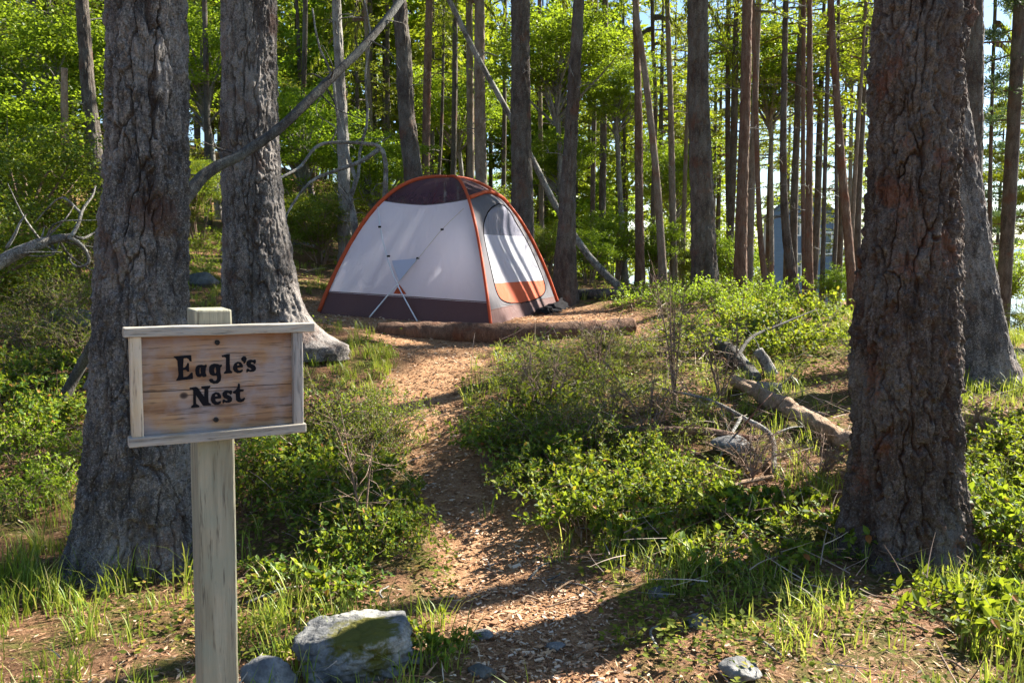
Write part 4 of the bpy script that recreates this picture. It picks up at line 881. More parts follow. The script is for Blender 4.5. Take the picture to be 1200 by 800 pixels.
for gi, loops in enumerate(glyphs):
    cu = bpy.data.curves.new('letter', 'CURVE'); cu.dimensions = '2D'; cu.fill_mode = 'BOTH'; cu.extrude = .0005; cu.offset = .0006
    for lp in loops:
        # corner-cutting keeps serifs crisp but rounds the brush strokes
        q = np.array(lp, float); nx = np.roll(q, -1, 0); pv = np.roll(q, 1, 0)
        pts_ = np.stack([q * .86 + pv * .14, q * .97 + (pv + nx) * .015, q * .86 + nx * .14], 1).reshape(-1, 2)
        sp_ = cu.splines.new('POLY'); sp_.points.add(len(pts_) - 1); sp_.use_cyclic_u = True
        for pt, (x, y) in zip(sp_.points, pts_):
            l = loc_board(on_board(195 + x / 10, 405 + y / 10, .005)); pt.co = (l[0], l[2], 0, 1)
    ob = bpy.data.objects.new('letter', cu); me = bpy.data.meshes.new_from_object(ob); bpy.data.objects.remove(ob)
    me.transform(Matrix.Translation((0, -.0051, 0)) @ Matrix.Rotation(R(90), 4, 'X')); me.materials.clear(); me.materials.append(M['black'])
    o = bpy.data.objects.new('letter', me); C.objects.link(o); o.parent = SE

# ================================================================== THE TENT
def fabric(name, col, trans, fac, transp=0., rough=.6, spec=.3, bsc=9.):
    t = NT(name); v = t.coord((1, 1, .4)); n = t.noise(v, bsc, 4, .55, .6); nr = t.bump(n, .6, .02)
    b = t.bsdf(col, rough, spec, nr); tl_ = t.n('ShaderNodeBsdfTranslucent'); tl_.inputs[0].default_value = (*trans, 1); t.l(nr, tl_.inputs['Normal'])
    mx = t.n('ShaderNodeMixShader'); mx.inputs[0].default_value = fac; t.l(b.outputs[0], mx.inputs[1]); t.l(tl_.outputs[0], mx.inputs[2]); r_ = mx
    if transp:
        tp_ = t.n('ShaderNodeBsdfTransparent'); m2 = t.n('ShaderNodeMixShader'); m2.inputs[0].default_value = transp; t.l(mx.outputs[0], m2.inputs[1]); t.l(tp_.outputs[0], m2.inputs[2]); r_ = m2
    return t.done(r_)
M['t_white'] = fabric('tent_white', (.76, .76, .82), (.90, .90, 1.0), .62)
M['t_brown'] = fabric('tent_brown', (.105, .050, .045), (.10, .06, .06), .10)
M['t_mesh'] = fabric('tent_mesh', (.060, .022, .032), (.10, .04, .05), .2, .17)
M['t_grey'] = fabric('tent_grey', (.115, .108, .12), (.16, .15, .17), .25)
M['t_pale'] = fabric('tent_pale', (.66, .68, .78), (.5, .52, .62), .4)
M['t_dmesh'] = fabric('tent_door_mesh', (.14, .14, .19), (.14, .14, .18), .25, .25)
M['t_orange'] = fabric('tent_orange', (.50, .085, .025), (.7, .14, .03), .20)
M['t_black'] = fabric('tent_black', (.012, .012, .014), (.005, .005, .005), .05, 0., .9, .05)
t = NT('tent_pole'); x_ = t.bsdf((.70, .72, .74), .35, .5); x_.inputs['Metallic'].default_value = .35; M['pole'] = t.done(x_)
t = NT('cord'); M['cord'] = t.done(t.bsdf((.55, .5, .42), .7, .2))
KA, KB, KC = np.array([-2.3, 10.2, .93]), np.array([-.232, 9.3, .825]), np.array([.66, 12.0, .86]); KD = KA + KC - KB; KD[2] = .95
TO = (KA + KC) / 2; TOP = P(525, 208.5, TO[1])[2]
TE = empty('tent', (TO[0], TO[1], .88), 'white and orange dome tent with brown base on its dirt pad', 'tent')
def corner(K, h):
    r_ = (1 - np.clip(h, 0, 1)) ** .40; r_ = np.asarray(r_)[..., None]
    q = TO + (K - TO) * r_; zz = K[2] * r_[..., 0] + TO[2] * (1 - r_[..., 0]); q = q.copy(); q[..., 2] = zz + (TOP - zz) * h; return q
def surf(K1, K2, u, h, bulge=0., seed=0, wr=.02):
    p = corner(K1, h) * (1 - u)[..., None] + corner(K2, h) * u[..., None]
    n_ = np.cross(K2 - K1, [0, 0, 1.]); n_ /= np.linalg.norm(n_)
    if (n_ @ ((K1 + K2) / 2 - TO)) < 0: n_ = -n_
    w = np.sin(np.pi * np.clip(u, 0, 1)) 
    off = -.06 * w * np.sin(np.pi * np.clip(h, 0, 1)) + bulge * w * np.exp(-((h - .80) / .14) ** 2)
    c3 = np.stack([u * 5, h * 2.0, np.full_like(u, seed)], -1).reshape(-1, 3)
    off = off + wr * w * fbm(c3, 3, seed).reshape(u.shape) + wr * .5 * w * fbm(c3 * np.array([4, 1.0, 1]), 2, seed + 4).reshape(u.shape)
    return p + n_ * off[..., None]
def panel(name, K1, K2, uf, hf, mat, nu=60, nh=40, bulge=0., seed=0, parent=TE):
    a, b = np.meshgrid(np.linspace(0, 1, nu), np.linspace(0, 1, nh)); h = hf(a, b); u = uf(a, h)
    return build(name, surf(K1, K2, u, h, bulge, seed).reshape(-1, 3), gridf(nu, nh, False), mat, parent, True)
ident = lambda a, h: a
topl = lambda a: .775 + .035 * np.abs(2 * a - 1) ** 1.5
for nm, K1, K2, sd in (('front', KA, KB, 1), ('back', KC, KD, 5), ('side', KD, KA, 6)):
    w_ = M['t_white'] if nm == 'front' else M['t_white']
    panel('base_band', K1, K2, ident, lambda a, b: .155 * b - .01, M['t_brown'], 60, 12, seed=sd)
    panel('wall_panel', K1, K2, ident, lambda a, b: .145 + (topl(a) - .145) * b, w_, 80, 50, seed=sd)
    panel('roof_mesh', K1, K2, ident, lambda a, b: topl(a) + (1 - topl(a)) * b ** 1.6 * .999, M['t_mesh'], 60, 30, seed=sd)
BUL = .16
hb_ = lambda a: .815 + .065 * np.sin(np.pi * a)
H0, H1_ = .10, .80
def hwid(h): q = np.clip((h - H0) / (H1_ - H0) * 2 - 1, -1, 1); q = np.where(q > 0, q ** 3.2, np.abs(q) ** 9); return .39 * np.sqrt(np.clip(1 - q, 0, 1))
uc = .525
panel('door_surround', KB, KC, lambda a, h: a * (uc - hwid(h)), lambda a, b: H0 + (H1_ - H0) * b, M['t_grey'], 16, 70, BUL, 2)
panel('door_surround', KB, KC, lambda a, h: uc + hwid(h) + a * (1 - uc - hwid(h)), lambda a, b: H0 + (H1_ - H0) * b, M['t_grey'], 16, 70, BUL, 2)
panel('door_surround', KB, KC, ident, lambda a, b: -.012 + (H0 + .012) * b, M['t_brown'], 60, 10, BUL, 2)
panel('door_surround', KB, KC, ident, lambda a, b: H1_ + (hb_(a) - H1_) * b, M['t_grey'], 60, 8, BUL, 2)
du = lambda a, h: uc - hwid(h) + 2 * hwid(h) * a
seam = lambda a: .255 - .02 * a
panel('door_skirt', KB, KC, du, lambda a, b: H0 + .0005 + (seam(a) - H0) * b, M['t_orange'], 50, 14, BUL, 2)
panel('door_panel', KB, KC, du, lambda a, b: seam(a) + (.575 - seam(a)) * b, M['t_white'], 50, 30, BUL, 2)
panel('door_window', KB, KC, du, lambda a, b: .575 + (H1_ - .0005 - .575) * b, M['t_dmesh'], 50, 24, BUL, 2)
panel('roof_mesh', KB, KC, ident, lambda a, b: hb_(a) + (1 - hb_(a)) * b ** 1.4 * .999, M['t_mesh'], 60, 24, BUL, 2)
# zip piping round the door and the seams between the panels
for K1, K2, hf_, bl_, sd in ((KA, KB, lambda a: a * 0 + .15, 0, 1), (KA, KB, topl, 0, 1), (KB, KC, lambda a: a * 0 + .10, BUL, 2)):
    u_ = np.linspace(0, 1, 60); q = surf(K1, K2, u_, hf_(u_), bl_, sd); A = Acc(); A.add(*tube(q, .005, 5), smooth=True); A.build('seam', M['t_grey'] if hf_ is topl else M['t_brown'], TE)
hh = np.linspace(H0 + .002, H1_ - .002, 60); uu = np.concatenate([uc - hwid(hh), (uc + hwid(hh))[::-1]]); h2 = np.concatenate([hh, hh[::-1]])
pth = surf(KB, KC, uu, h2, BUL, 2); A = Acc(); A.add(*tube(np.vstack([pth, pth[:1]]), .009, 6), smooth=True); A.build('door_zip', M['t_black'], TE)
hs = np.linspace(0, 1, 70) ** .7
for K in (KA, KB, KC, KD):
    q = corner(K, 1 - (1 - np.linspace(0, 1, 80)) ** 2.5); out = norm((K - TO) * np.array([1, 1, 0])); q = q + out * .012
    q[:, 2] += .012
    A = Acc(); A.add(*tube(q, .024 if K is not KB else .018, 10), smooth=True); A.build('pole_sleeve', M['t_orange'], TE)
u_ = np.linspace(0, 1, 50); q = surf(KB, KC, u_, hb_(u_), BUL, 2) + np.array([.02, -.015, .012]); A = Acc(); A.add(*tube(q, .024, 8), smooth=True); A.build('brow_sleeve', M['t_orange'], TE)
# crossed side poles and guy lines, standing just off the left wall
nAB = np.array([-(KB - KA)[1], (KB - KA)[0], 0]); nAB = nAB / np.linalg.norm(nAB); nAB = nAB if nAB[1] < 0 else -nAB
def abpt(px, py, off):
    """point on the plane of the tent's front wall (bent at its height) under a photo point"""
    best = None; U, Hh = np.meshgrid(np.linspace(0, 1, 90), np.linspace(0, .97, 130)); S = surf(KA, KB, U.ravel(), Hh.ravel(), 0, 1); a, b = proj(S)
    k = np.argmin((a - px) ** 2 + (b - py) ** 2); return S[k] + nAB * off
def line(name, pts, off, r, mat, n=30, ns=8):
    p = smoothpath([abpt(x, y, o) for (x, y), o in zip(pts, off)], n); A = Acc(); A.add(*tube(p, r, ns), smooth=True); return A.build(name, mat, TE)
line('side_pole', [(444, 243), (448, 268), (457, 302), (468, 333), (491, 379)], [.03, .05, .055, .055, .06], .008, M['pole'])
line('side_pole', [(470, 332), (436, 375)], [.06, .06], .008, M['pole'])
line('guy_line', [(546, 245), (520, 270), (494, 301), (470, 332)], [.05, .06, .07, .06], .0035, M['cord'], ns=5)
for px, py in ((521, 269), (493, 302), (448, 266), (458, 300)):
    c = abpt(px, py, .065); v_, f_ = boxv(c, (.035, .015, .022)); build('clip', v_, f_, M['t_black'], TE)
def flat_patch(name, pts, off, mat):
    p = np.array([abpt(x, y, off) for x, y in pts]); k = len(p); V = np.vstack([p, p + nAB * .004]); f = [[0, 1, 2], [5, 4, 3]]; q = [[0, 3, 4, 1], [1, 4, 5, 2], [2, 5, 3, 0]]
    build(name, V, [np.array(f), np.array(q)], mat, TE)
flat_patch('corner_patch', [(463, 344), (476, 344), (469, 333)], .012, M['t_orange'])
flat_patch('tension_panel', [(461, 306), (493, 302), (470, 330)], .035, M['t_pale'])
# crumpled black flap at the far right corner
rg = np.random.default_rng(3); a_, b_ = np.meshgrid(np.linspace(0, 1, 40), np.linspace(0, 1, 16)); V = KB * (1 - (.55 + .47 * a_)[..., None]) + KC * (.55 + .47 * a_)[..., None]
V = V + np.array([.95, -.31, 0]) * (.03 + .14 * b_)[..., None] + np.array([0, 0, 1.]) * (.10 * (1 - b_) * (.4 + a_))[..., None]; c3 = np.stack([a_ * 9, b_ * 4, a_ * 0], -1).reshape(-1, 3)
V = V.reshape(-1, 3); V[:, 2] += .035 * fbm(c3, 3, 4) + .02; V[:, 0] += .04 * fbm(c3, 3, 8); build('ground_flap', V, gridf(40, 16, False), M['t_black'], TE, True)
fl = np.array([KA, KB, KC, KD]) + np.array([0, 0, -.005]); build('floor', np.vstack([fl, fl - np.array([0, 0, .01])]), np.array([[0, 1, 2, 3], [7, 6, 5, 4], [0, 4, 5, 1], [1, 5, 6, 2], [2, 6, 7, 3], [3, 7, 4, 0]]), M['t_brown'], TE)

# ================================================================== LOGS, BRANCHES, STICKS
def log(name, pts, rad, mat, label, cat, ns=20, rough=.12, seed=0, n=60, endmat=None, group=None, branches=(), twigs=0):
    p = smoothpath(pts, n); rr = np.interp(np.linspace(0, 1, n), np.linspace(0, 1, len(rad)), rad)
    mid = p[n // 2]; e = empty(name, (mid[0], mid[1], mid[2] - rr[n // 2]), label, cat, group)
    A = Acc(); A.add(*tube(p, rr, ns, rough, seed, True, rs=9), smooth=True)
    rg = np.random.default_rng(seed); nt_ = 10 if name in ('dead_branch', 'dead_sapling', 'leaning_trunk', 'dead_limb') else 3
    for k in range(nt_):
        i = rg.integers(n // 4, n - 2); d = norm(rg.normal(size=3) + norm(p[i + 1] - p[i]) * .8) * rg.uniform(.08, .40); r_ = min(rr[i] * .35, .008); q = smoothpath([p[i], p[i] + d * .5 + rg.normal(size=3) * .03, p[i] + d + rg.normal(size=3) * .03], 8)
        A.add(*tube(q, np.linspace(r_, r_ * .3, 8), 5, .2, k), smooth=True)
    A.build('stem', mat, e)
    for k, (bp, br_) in enumerate(branches):
        A = Acc(); q = smoothpath(bp, 14); A.add(*tube(q, np.linspace(br_, br_ * .35, 14), 6, .15, seed + k), smooth=True); A.build('side_branch', mat, e)
    return e
def g(px, py, up): h = hit(px, py); return h + np.array([0, 0, up])
def mP(*a): return [P(*q) for q in a]
log('log', [np.array([-1.42, 9.02, .80]), np.array([-.8, 8.95, .79]), np.array([0, 8.84, .785]), np.array([.75, 8.95, .81]), np.array([1.3, 9.2, .85])], [.10, .12, .125, .11, .09], M['log'], 'long brown log edging the dirt pad in front of the tent', 'log', 28, .16, 2, 110)
q0, q1 = P(640, 352, 13.0), P(752, 353, 12.6)
log('log', [np.array([q0[0], q0[1], h1(q0[0], q0[1]) + .07]), np.array([q1[0], q1[1], h1(q1[0], q1[1]) + .07])], [.085, .08], M['branchdark'], 'dark log lying behind the right corner of the tent', 'log', 16, .15, 5)
log('log', [g(858, 456, .08), g(900, 482, .10), g(945, 505, .09), g(996, 532, .06)], [.045, .06, .07, .08], M['deadtan'], 'split weathered tan log lying against the thickest trunk', 'log', 24, .5, 7, 80)
log('fallen_branch', [g(715, 522, .12), g(760, 524, .13), g(820, 527, .12), g(885, 528, .08)], [.018, .026, .028, .02], M['bark_red'], 'reddish dead stick lying level across the right thicket', 'branch', 10, .2, 9, 50)
log('fallen_branch', [g(775, 497, .28), g(830, 505, .22), g(868, 515, .16), g(903, 528, .10), g(907, 560, .04)], [.006, .012, .016, .018, .016], M['dead'], 'pale bent branch hooking down in front of the split tan log', 'branch', 10, .15, 11, 50, branches=[(([g(868, 515, .16), g(850, 535, .08), g(838, 556, .03)]), .014), (([g(903, 528, .10), g(925, 524, .12), g(940, 522, .12)]), .009)])
log('fallen_branch', [g(845, 585, .03), g(870, 573, .04), g(905, 566, .04)], [.012, .018, .014], M['deadtan'], 'short tan broken branch below the hooked pale one', 'branch', 8, .2, 12, 30)
log('log', [g(864, 456, .04), g(915, 459, .03)], [.04, .038], M['dead'], 'short grey log lying level behind the split tan log', 'log', 14, .15, 13)
h_ = g(903, 440, 0); log('stump', [h_, h_ + np.array([-.04, 0, .10]), h_ + np.array([-.12, 0, .22])], [.065, .05, .045], M['dead'], 'small broken stub standing behind the split tan log', 'stump', 14, .2, 14)
log('log', [g(832, 405, .10), g(855, 425, .10), g(885, 450, .05)], [.05, .07, .05], M['branchdark'], 'dark rotten root end lying in the shrubs left of the broken stub', 'root', 14, .35, 15, 60)
log('fallen_branch', [g(862, 440, .15), g(880, 428, .28), g(915, 422, .34), g(955, 412, .42)], [.018, .016, .012, .005], M['branchdark'], 'thin dark curved branch rising behind the split tan log', 'branch', 8, .15, 16, 40)
log('fallen_branch', [g(1120, 495, .06), g(1160, 505, .07), g(1215, 535, .06)], [.03, .045, .05], M['deadtan'], 'brown branch on the grass at the right edge', 'branch', 12, .25, 18, 40)
log('fallen_branch', [g(380, 300, .05), g(360, 292, .08), g(335, 288, .05)], [.03, .03, .02], M['dead'], 'pale stick lying on the slope left of the tent', 'branch', 8, .2, 19, 30)
hb = hit(56, 497)
log('dead_branch', [hb + np.array([0, 0, -.03])] + mP((97, 425, hb[1] + .1), (160, 318, 5.9), (225, 222, 6.2), (250, 198, 6.3), (285, 180, 6.4), (330, 148, 6.55), (385, 95, 6.8), (430, 50, 7.1), (470, 0, 7.4), (505, -55, 7.9)), [.04, .04, .043, .046, .041, .038, .036, .034, .031, .029, .022], M['branchdark'], 'long dark dead branch leaning up across the root-spreading trunk', 'branch', 18, .13, 20, 150,
    branches=[(mP((372, 107, 6.75), (395, 128, 6.7), (425, 140, 6.6)), .008), (mP((433, 47, 7.1), (455, 60, 7.1), (470, 85, 7)), .008)])
b_ = hit(300, 350)
log('dead_branch', mP((318, 214, 10.2), (337, 204, 10.6), (352, 195, 10.8), (370, 173, 11), (390, 167, 11), (425, 168, 11), (444, 172, 11), (451, 186, 11), (452, 210, 11), (451, 240, 11.1), (449, 330, 11.2)), [.014, .016, .018, .019, .02, .022, .026, .03, .032, .036, .04], M['dead'], 'arching dead tree bent over between the root-spreading trunk and the tent', 'branch', 12, .18, 22, 110,
    branches=[(mP((444, 175, 11), (425, 188, 11), (400, 198, 10.9), (365, 212, 10.8), (340, 244, 10.6), (332, 265, 10.5)), .032), (mP((388, 167, 11), (393, 150, 11), (370, 130, 11), (385, 100, 11)), .010)])
gb = P(421, 300, 11.6); gb[2] = h1(gb[0], gb[1]) - .05
log('dead_sapling', [gb] + mP((416, 268, 11.6), (411, 238, 11.6), (409, 228, 11.6)), [.05, .045, .042, .04], M['dead'], 'pale forked dead sapling rising left of the tent', 'tree', 12, .15, 24, 50,
    branches=[(mP((409, 230, 11.6), (417, 212, 11.6), (408, 185, 11.6), (403, 160, 11.6), (394, 128, 11.6), (390, 90, 11.6), (374, 55, 11.6), (366, 10, 11.6)), .034), (mP((411, 232, 11.6), (420, 205, 11.6), (422, 175, 11.6), (431, 140, 11.6), (428, 90, 11.6), (434, 40, 11.6), (425, -10, 11.6)), .026), (mP((409, 232, 11.6), (400, 222, 11.6), (397, 217, 11.6)), .014)])
lg = P(728, 330, 13.6); lg[2] = h1(lg[0], lg[1])
log('leaning_trunk', [lg] + mP((690, 300, 13.9), (655, 248, 14.1), (628, 195, 14.2), (596, 133, 14.2), (560, 68, 14.2), (527, 2, 14.2), (495, -60, 14.2)), [.065, .06, .055, .05, .046, .044, .042, .035], M['dead'], 'slanting dead trunk leaning from upper left behind the thick trunk at the tent', 'tree', 12, .12, 26, 110,
    branches=[(mP((560, 68, 14.2), (570, 62, 14.1), (583, 66, 14.0)), .016), (mP((600, 140, 14.2), (612, 118, 14.2), (618, 92, 14.2)), .018)])
lg = np.array([-5.6, 4.6, 0]); lg[2] = h1(lg[0], lg[1])
log('dead_limb', [lg + np.array([0, 0, .0])] + mP((-160, 385, 5.0), (-60, 335, 5.1), (0, 307, 5.2), (40, 288, 5.25), (62, 281, 5.3), (86, 277, 5.35)), [.055, .05, .045, .040, .036, .028, .022], M['dead'], 'pale grey dead limb reaching in from the left edge', 'branch', 14, .16, 28, 90,
    branches=[(mP((8, 290, 5.2), (17, 276, 5.2), (23, 262, 5.2), (30, 252, 5.2)), .011), (mP((84, 277, 5.3), (92, 262, 5.35), (97, 245, 5.4), (108, 230, 5.45), (112, 218, 5.5)), .014),
              (mP((80, 278, 5.3), (92, 284, 5.35), (102, 296, 5.4), (104, 308, 5.4), (92, 313, 5.4), (82, 306, 5.4), (84, 298, 5.4)), .014), (mP((60, 284, 5.3), (62, 298, 5.3), (40, 300, 5.35), (20, 296, 5.35)), .009),
              (mP((86, 277, 5.35), (98, 279, 5.4), (108, 274, 5.5), (118, 268, 5.6)), .012), (mP((95, 250, 5.4), (75, 232, 5.5), (60, 240, 5.6), (40, 262, 5.7)), .009)])
sb = P(79, 300, 12.0); sb[2] = h1(sb[0], sb[1]) - .1
log('snag', [sb] + mP((79, 230, 12.0), (76, 150, 12.0), (75, 80, 12.0)), [.065, .06, .052, .042], M['deadtan'], 'broken-topped grey snag near the left edge under the bright crown', 'tree', 12, .2, 30, 70)

def bare_shrub(base, hgt, spread, n, seed, label, mat=None):
    rg = np.random.default_rng(seed); e = empty('bare_shrub', base, label, 'shrub', 'leafless twiggy shrubs'); A = Acc()
    for i in range(n):
        a = rg.uniform(0, 6.28); o = np.array([math.cos(a), math.sin(a), 0]); p = smoothpath([base, base + o * spread * .3 + np.array([0, 0, hgt * .5]), base + o * spread * rg.uniform(.3, 1) + np.array([0, 0, hgt * rg.uniform(.7, 1.05)])], 14)
        A.add(*tube(p, np.linspace(.007, .002, 14), 5), smooth=True)
        for _ in range(9):
            k = rg.integers(3, 13); d = norm((p[-1] - p[0]) * .5 / hgt + rg.normal(size=3) * .55) * hgt * rg.uniform(.12, .34); q = smoothpath([p[k], p[k] + d * .5 + rg.normal(size=3) * .02, p[k] + d], 6)
            A.add(*tube(q, np.linspace(.0032, .001, 6), 4), smooth=True)
            for _ in range(3):
                k2 = rg.integers(1, 5); d2 = norm(d + rg.normal(size=3) * .1) * .08 + rg.normal(size=3) * .03; A.add(*tube(np.array([q[k2], q[k2] + d2 * .5, q[k2] + d2]), [.0016, .0013, .0006], 3), smooth=True)
    A.build('stem', mat or M['twig'], e)
for px, py, hg, sp_, n, lab in [(790, 470, 1.05, .35, 7, 'tall leafless brown shrub standing in the thicket right of the tent'), (845, 470, .7, .35, 6, 'leafless shrub beside the dark rotten root end'), (640, 500, .55, .35, 6, 'leafless twigs sticking out over the path bend below the tent'),
                                (1010, 470, .55, .4, 8, 'pale leafless twig tangle just left of the thickest trunk'), (425, 640, .75, .15, 3, 'dry leafless stalks rising from the left thicket beside the path'), (760, 520, .5, .4, 8, 'leafless twig tangle above the reddish level stick'),
                                (700, 450, .6, .4, 6, 'leafless twigs at the top of the right thicket below the tent'), (880, 560, .3, .45, 9, 'low grey twig heap in front of the split tan log'), (110, 650, .75, .15, 3, 'dry tan stalks in the grass left of the thick trunk at the sign'), (960, 560, .25, .4, 8, 'low grey twig heap at the left foot of the thickest trunk'), (1140, 520, .4, .15, 3, 'bare twigs against the right side of the thickest trunk')]:
    h = hit(px, py); bare_shrub(h, hg, sp_, n, px, lab)
rg = np.random.default_rng(77)
for i in range(26):
    px, py = rg.uniform(620, 1190), rg.uniform(620, 790)
    if i > 18: px, py = rg.uniform(290, 480), rg.uniform(640, 700)
    h = hit(px, py); a = rg.uniform(0, 3.14); l = rg.uniform(.08, .32); d = np.array([math.cos(a), math.sin(a), 0]) * l / 2
    p = smoothpath([h - d + np.array([0, 0, .012]), h + np.array([rg.normal() * .02, rg.normal() * .02, .03]), h + d + np.array([0, 0, .014])], 10); p[:, 2] = np.maximum(p[:, 2], H(p[:, 0], p[:, 1]) + .004)
    A = Acc(); A.add(*tube(p, np.linspace(.006, .003, 10) * rg.uniform(.6, 1.6), 6, .2, i), smooth=True); o = A.build('stick', M['dead'] if i % 2 else M['deadtan'])
    tag(o, 'dry stick lying on the litter between the path and the bottom right corner' if i <= 18 else 'dry stick on the litter behind the mossy boulder', 'stick', 'dry sticks lying in the right foreground' if i <= 18 else 'dry sticks behind the boulder')

# ================================================================== ROCKS
def rock_mat(name, a, b, c, moss=None):
    t = NT(name); v = t.coord(); n = t.noise(v, 7, 6, .7, .3); f = t.noise(v, 40, 4, .7)
    col = t.ramp(n, [(.32, a), (.5, b), (.68, c)]); col = t.mix(t.ramp(f, [(.35, .5), (.5, 0.)]), col, (.07, .065, .06)); vo = t.n('ShaderNodeTexVoronoi', feature='DISTANCE_TO_EDGE'); t.l(v, vo.inputs['Vector']); vo.inputs['Scale'].default_value = 9
    if moss:
        kd = t.n('ShaderNodeVectorMath', operation='DISTANCE'); t.l(v, kd.inputs[0]); kd.inputs[1].default_value = moss[:3]
        col = t.mix(t.ramp(t.math('ADD', kd.outputs['Value'], t.math('ADD', t.math('MULTIPLY', f, .10), t.math('MULTIPLY', n, .26))), [(moss[3] + .09, 1.), (moss[3] + .13, 0.)]), col, (.10, .095, .018))
    return t.done(t.bsdf(col, .9, .2, t.bump(t.math('ADD', n, t.math('MULTIPLY', f, .5)), .8, .02)))
M['rock'] = rock_mat('rock', (.07, .073, .075), (.17, .17, .168), (.36, .345, .32))
M['rockmoss'] = rock_mat('rock_mossy', (.05, .054, .058), (.15, .152, .15), (.38, .365, .32), (.08, -.05, .08, .20))
M['rockdark'] = rock_mat('rock_dark', (.05, .053, .05), (.10, .105, .10), (.19, .19, .17))
M['rockred'] = rock_mat('rock_orange', (.35, .14, .07), (.5, .22, .12), (.6, .4, .28))
def rock(c, s, seed, mat, label, yaw=0., ncut=9, res=4, group=None, box=0.):
    import bmesh
    bm = bmesh.new(); bmesh.ops.create_icosphere(bm, subdivisions=res, radius=1.); V = np.array([v.co for v in bm.verts]); F = np.array([[v.index for v in f.verts] for f in bm.faces]); bm.free()
    rg = np.random.default_rng(seed)
    if box: V = V / np.abs(V).max(1)[:, None] ** box
    for k in range(ncut):
        n_ = norm(rg.normal(size=3) * np.array([1, 1, .8])); d = rg.uniform(.55, .85) + box * .18; e = V @ n_ - d; V = V - np.where(e > 0, e * .93, 0)[:, None] * n_
    V = V * (1 + .10 * fbm(V * 2 + seed, 4, seed) + .06 * fbm(V * 7 + seed, 3, seed + 1) - .07 * (1 - sstep(0, .12, np.abs(vnoise(V * 2.6 + seed, seed + 9)))))[:, None] * np.array(s)
    cy, sy = math.cos(yaw), math.sin(yaw); V = np.stack([V[:, 0] * cy - V[:, 1] * sy, V[:, 0] * sy + V[:, 1] * cy, V[:, 2]], 1)
    o = build('rock', V, F, mat, None, True); o.location = Vector([float(q) for q in c]); return tag(o, label, 'rock', group)
def rk(px, py, wpx, hr, dr, seed, mat, label, sink=.35, **k):
    h = hit(px, py); w = wpx / FPX * h[1] / 2 * 1.25; return rock((h[0], h[1], h[2] + w * hr * (1 - sink)), (w, w * dr, w * hr), seed, mat, label, **k)
rk(407, 782, 126, .42, .7, 4, M['rockmoss'], 'large pale boulder with a moss cap in the foreground right of the sign post', .30, res=6, ncut=7, yaw=.12, box=.62)
rk(314, 815, 58, .8, .8, 8, M['rock'], 'smaller grey rock between the sign post and the mossy boulder', .3)
rk(482, 776, 24, .6, .8, 9, M['rock'], 'small stone touching the right end of the mossy boulder')
rk(566, 742, 22, .55, .8, 10, M['rock'], 'small pale stone at the left edge of the lower path')
rk(563, 790, 36, .4, .6, 11, M['rockdark'], 'dark slanted stone at the bottom of the path', yaw=-.6)
rk(652, 752, 22, .4, .8, 12, M['rock'], 'pale flat stone lying in the middle of the lower path')
rk(702, 790, 13, .5, .8, 13, M['rock'], 'tiny pale stone at the right edge of the lower path')
rk(868, 796, 44, .5, .8, 14, M['rock'], 'bluish rock at the bottom edge right of the path')
rk(818, 742, 24, .7, .7, 15, M['rock'], 'small bluish stone standing above the bluish bottom rock')
rk(770, 700, 26, .5, .8, 16, M['rockdark'], 'half-buried dark stone under the shade right of the path')
rk(860, 532, 50, .42, .8, 17, M['rock'], 'rounded grey boulder under the hooked pale branch')
rk(58, 360, 46, .5, .8, 18, M['rockdark'], 'upper mossy rock on the left slope')
rk(82, 388, 66, .4, .8, 19, M['rockdark'], 'lower wider rock on the left slope beside the thick trunk')
rk(924, 372, 30, .35, .9, 20, M['rockred'], 'flat orange sunlit stone in the grass before the blue house', .1)
rk(425, 212 + 150, 20, .5, .8, 21, M['rock'], 'small stone in the grass left of the tent log')
rk(236, 335, 34, .5, .8, 22, M['rockdark'], 'mossy hump of rock between the two thick trunks behind the sign', .7)

# ================================================================== THE BLUE HOUSE
def siding(name, a, b):
    t = NT(name); v = t.coord(); sp = t.n('ShaderNodeSeparateXYZ'); t.l(v, sp.inputs[0]); fr = t.math('FRACT', t.math('MULTIPLY', sp.outputs[2], 5.)); n = t.noise(v, 4, 3, .6)
    return t.done(t.bsdf(t.mix(n, a, b), .7, .3, t.bump(fr, .8, .03)))
M['siding'] = siding('blue_siding', (.10, .15, .23), (.14, .20, .29)); M['sidelit'] = siding('lit_siding', (.25, .30, .35), (.30, .34, .38))  # side wall siding is paler: the light it catches is put into its colour
t = NT('white_trim'); M['trim'] = t.done(t.bsdf((.78, .79, .78), .5, .4)); t = NT('window_glass'); M['glass'] = t.done(t.bsdf((.12, .16, .20), .08, .8)); t = NT('roof_shingle'); M['roof'] = t.done(t.bsdf((.10, .105, .12), .9, .2))
Yh = 52.; ap = P(953, 222, Yh); le = P(905, 250, Yh); re_ = P(976, 250, Yh); cxh = (le[0] + re_[0]) / 2; hwx = (re_[0] - le[0]) / 2; zb = h1(cxh, Yh) - .5
HE = empty('house', (cxh, Yh, zb), 'blue gabled house with white window frames beyond the grove', 'house'); HE.rotation_euler = (0, 0, R(-13))
ze, za = le[2] - zb, ap[2] - zb; dp = 7.
V = np.array([[-hwx, 0, 0], [hwx, 0, 0], [hwx, 0, ze], [0, 0, za], [-hwx, 0, ze]]); V = np.vstack([V, V + np.array([0, dp, 0])])
o = build('wall', V, [np.array([[0, 1, 2, 4], [5, 9, 7, 6], [1, 6, 7, 2]]), np.array([[4, 2, 3], [9, 8, 7]])], M['siding'], HE, rel=False)
build('side_wall', np.array([[-hwx, 0, 0], [-hwx, 0, ze], [-hwx, dp, ze], [-hwx, dp, 0]]), np.array([[0, 3, 2, 1]]), M['sidelit'], HE, rel=False)
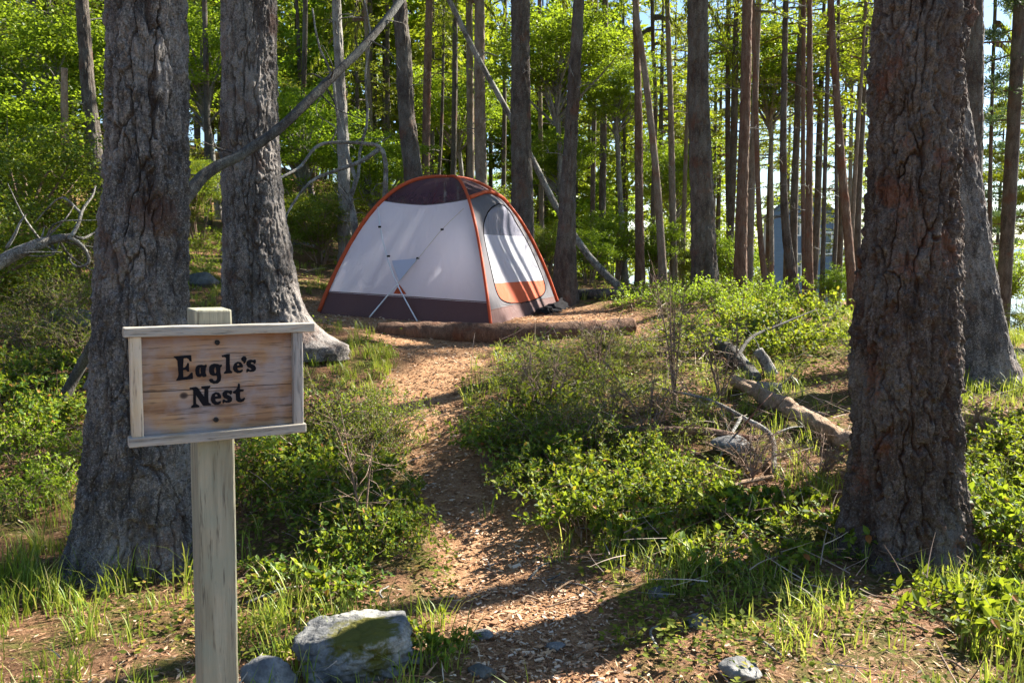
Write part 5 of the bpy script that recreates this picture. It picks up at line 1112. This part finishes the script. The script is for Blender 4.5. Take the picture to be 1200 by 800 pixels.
for s in (-1, 1):
    d = np.array([s * hwx, 0, ze - za]); L_ = np.linalg.norm(d); d /= L_; n_ = np.array([s * -d[2] * s, 0, s * d[0]]) ; n_ = np.array([-d[2] * s * s, 0, abs(d[0])]); n_ = np.array([s * abs(d[2]), 0, abs(d[0])])
    c = np.array([0, dp / 2, za]) + d * (L_ + .35) / 2 + n_ * .08; v_, f_ = boxv(c, (L_ + .35, dp + .6, .12), [d, [0, 1, 0], n_]); build('roof', v_, f_, M['roof'], HE, rel=False)
def window(px, py, w, h):
    p = P(px, py, Yh); x = (p[0] - cxh) / math.cos(R(13)) ; z = p[2] - zb; A = Acc()
    for cx2, cz2, sx, sz in ((x - w / 2, z, .09, h + .09), (x + w / 2, z, .09, h + .09), (x, z + h / 2, w - .09, .09), (x, z - h / 2, w - .09, .09), (x, z, w - .09, .05)):
        A.add(*boxv((cx2, -.03, cz2), (sx, .08, sz)))
    f = A.build('window', M['trim'], HE, rel=False); v_, f_ = boxv((x, -.015, z), (w - .08, .03, h - .08)); build('pane', v_, f_, M['glass'], f, rel=False)
window(934, 265, .42, 1.1); window(934, 312, .55, 1.5); window(966, 285, .6, 1.3)
A = Acc(); A.add(*boxv((hwx + .03, -.03, ze / 2), (.12, .12, ze))); A.add(*boxv((-hwx - .0, -.03, ze / 2), (.12, .12, ze))); A.build('corner_trim', M['trim'], HE, rel=False)

# ================================================================== CAMERA, SUN, SKY
cam = bpy.data.cameras.new('camera'); co = bpy.data.objects.new('camera', cam); C.objects.link(co); sc.camera = co
co.location = (0, 0, CAMZ); co.rotation_euler = (math.pi / 2 - PITCH, 0, 0); cam.sensor_width = 36; cam.lens = 36 * FPX / 1200; cam.clip_end = 20000; cam.clip_start = .05
EL, AZ = R(37), math.atan2(.85, .52)
sun = bpy.data.lights.new('sun', 'SUN'); so = bpy.data.objects.new('sun', sun); C.objects.link(so); sun.energy = 5.0; sun.angle = R(.55); sun.color = (1, .93, .82)
sd_ = Vector((math.sin(AZ) * math.cos(EL), math.cos(AZ) * math.cos(EL), math.sin(EL))); so.rotation_euler = sd_.to_track_quat('Z', 'Y').to_euler(); so.location = (8, 4, 12)
w = bpy.data.worlds.new('World'); sc.world = w; w.use_nodes = True; nt = w.node_tree; bg = nt.nodes['Background']; sky = nt.nodes.new('ShaderNodeTexSky'); sky.sky_type = 'NISHITA'; sky.sun_disc = False; sky.sun_elevation = EL; sky.sun_rotation = AZ; sky.air_density = 1.; sky.dust_density = .25; sky.ozone_density = 3.
nt.links.new(sky.outputs[0], bg.inputs[0]); bg.inputs[1].default_value = .052
vs = sc.view_settings; vs.view_transform = 'Standard'; vs.look = 'None'; vs.gamma = 1; vs.use_curve_mapping = False; vs.exposure = 2.2
sc.cycles.use_denoising = True; sc.cycles.max_bounces = 6; sc.cycles.transmission_bounces = 4; sc.cycles.diffuse_bounces = 3; sc.cycles.transparent_max_bounces = 8; sc.cycles.caustics_reflective = False; sc.cycles.caustics_refractive = False
sc.cycles.use_adaptive_sampling = True; sc.cycles.adaptive_threshold = .02
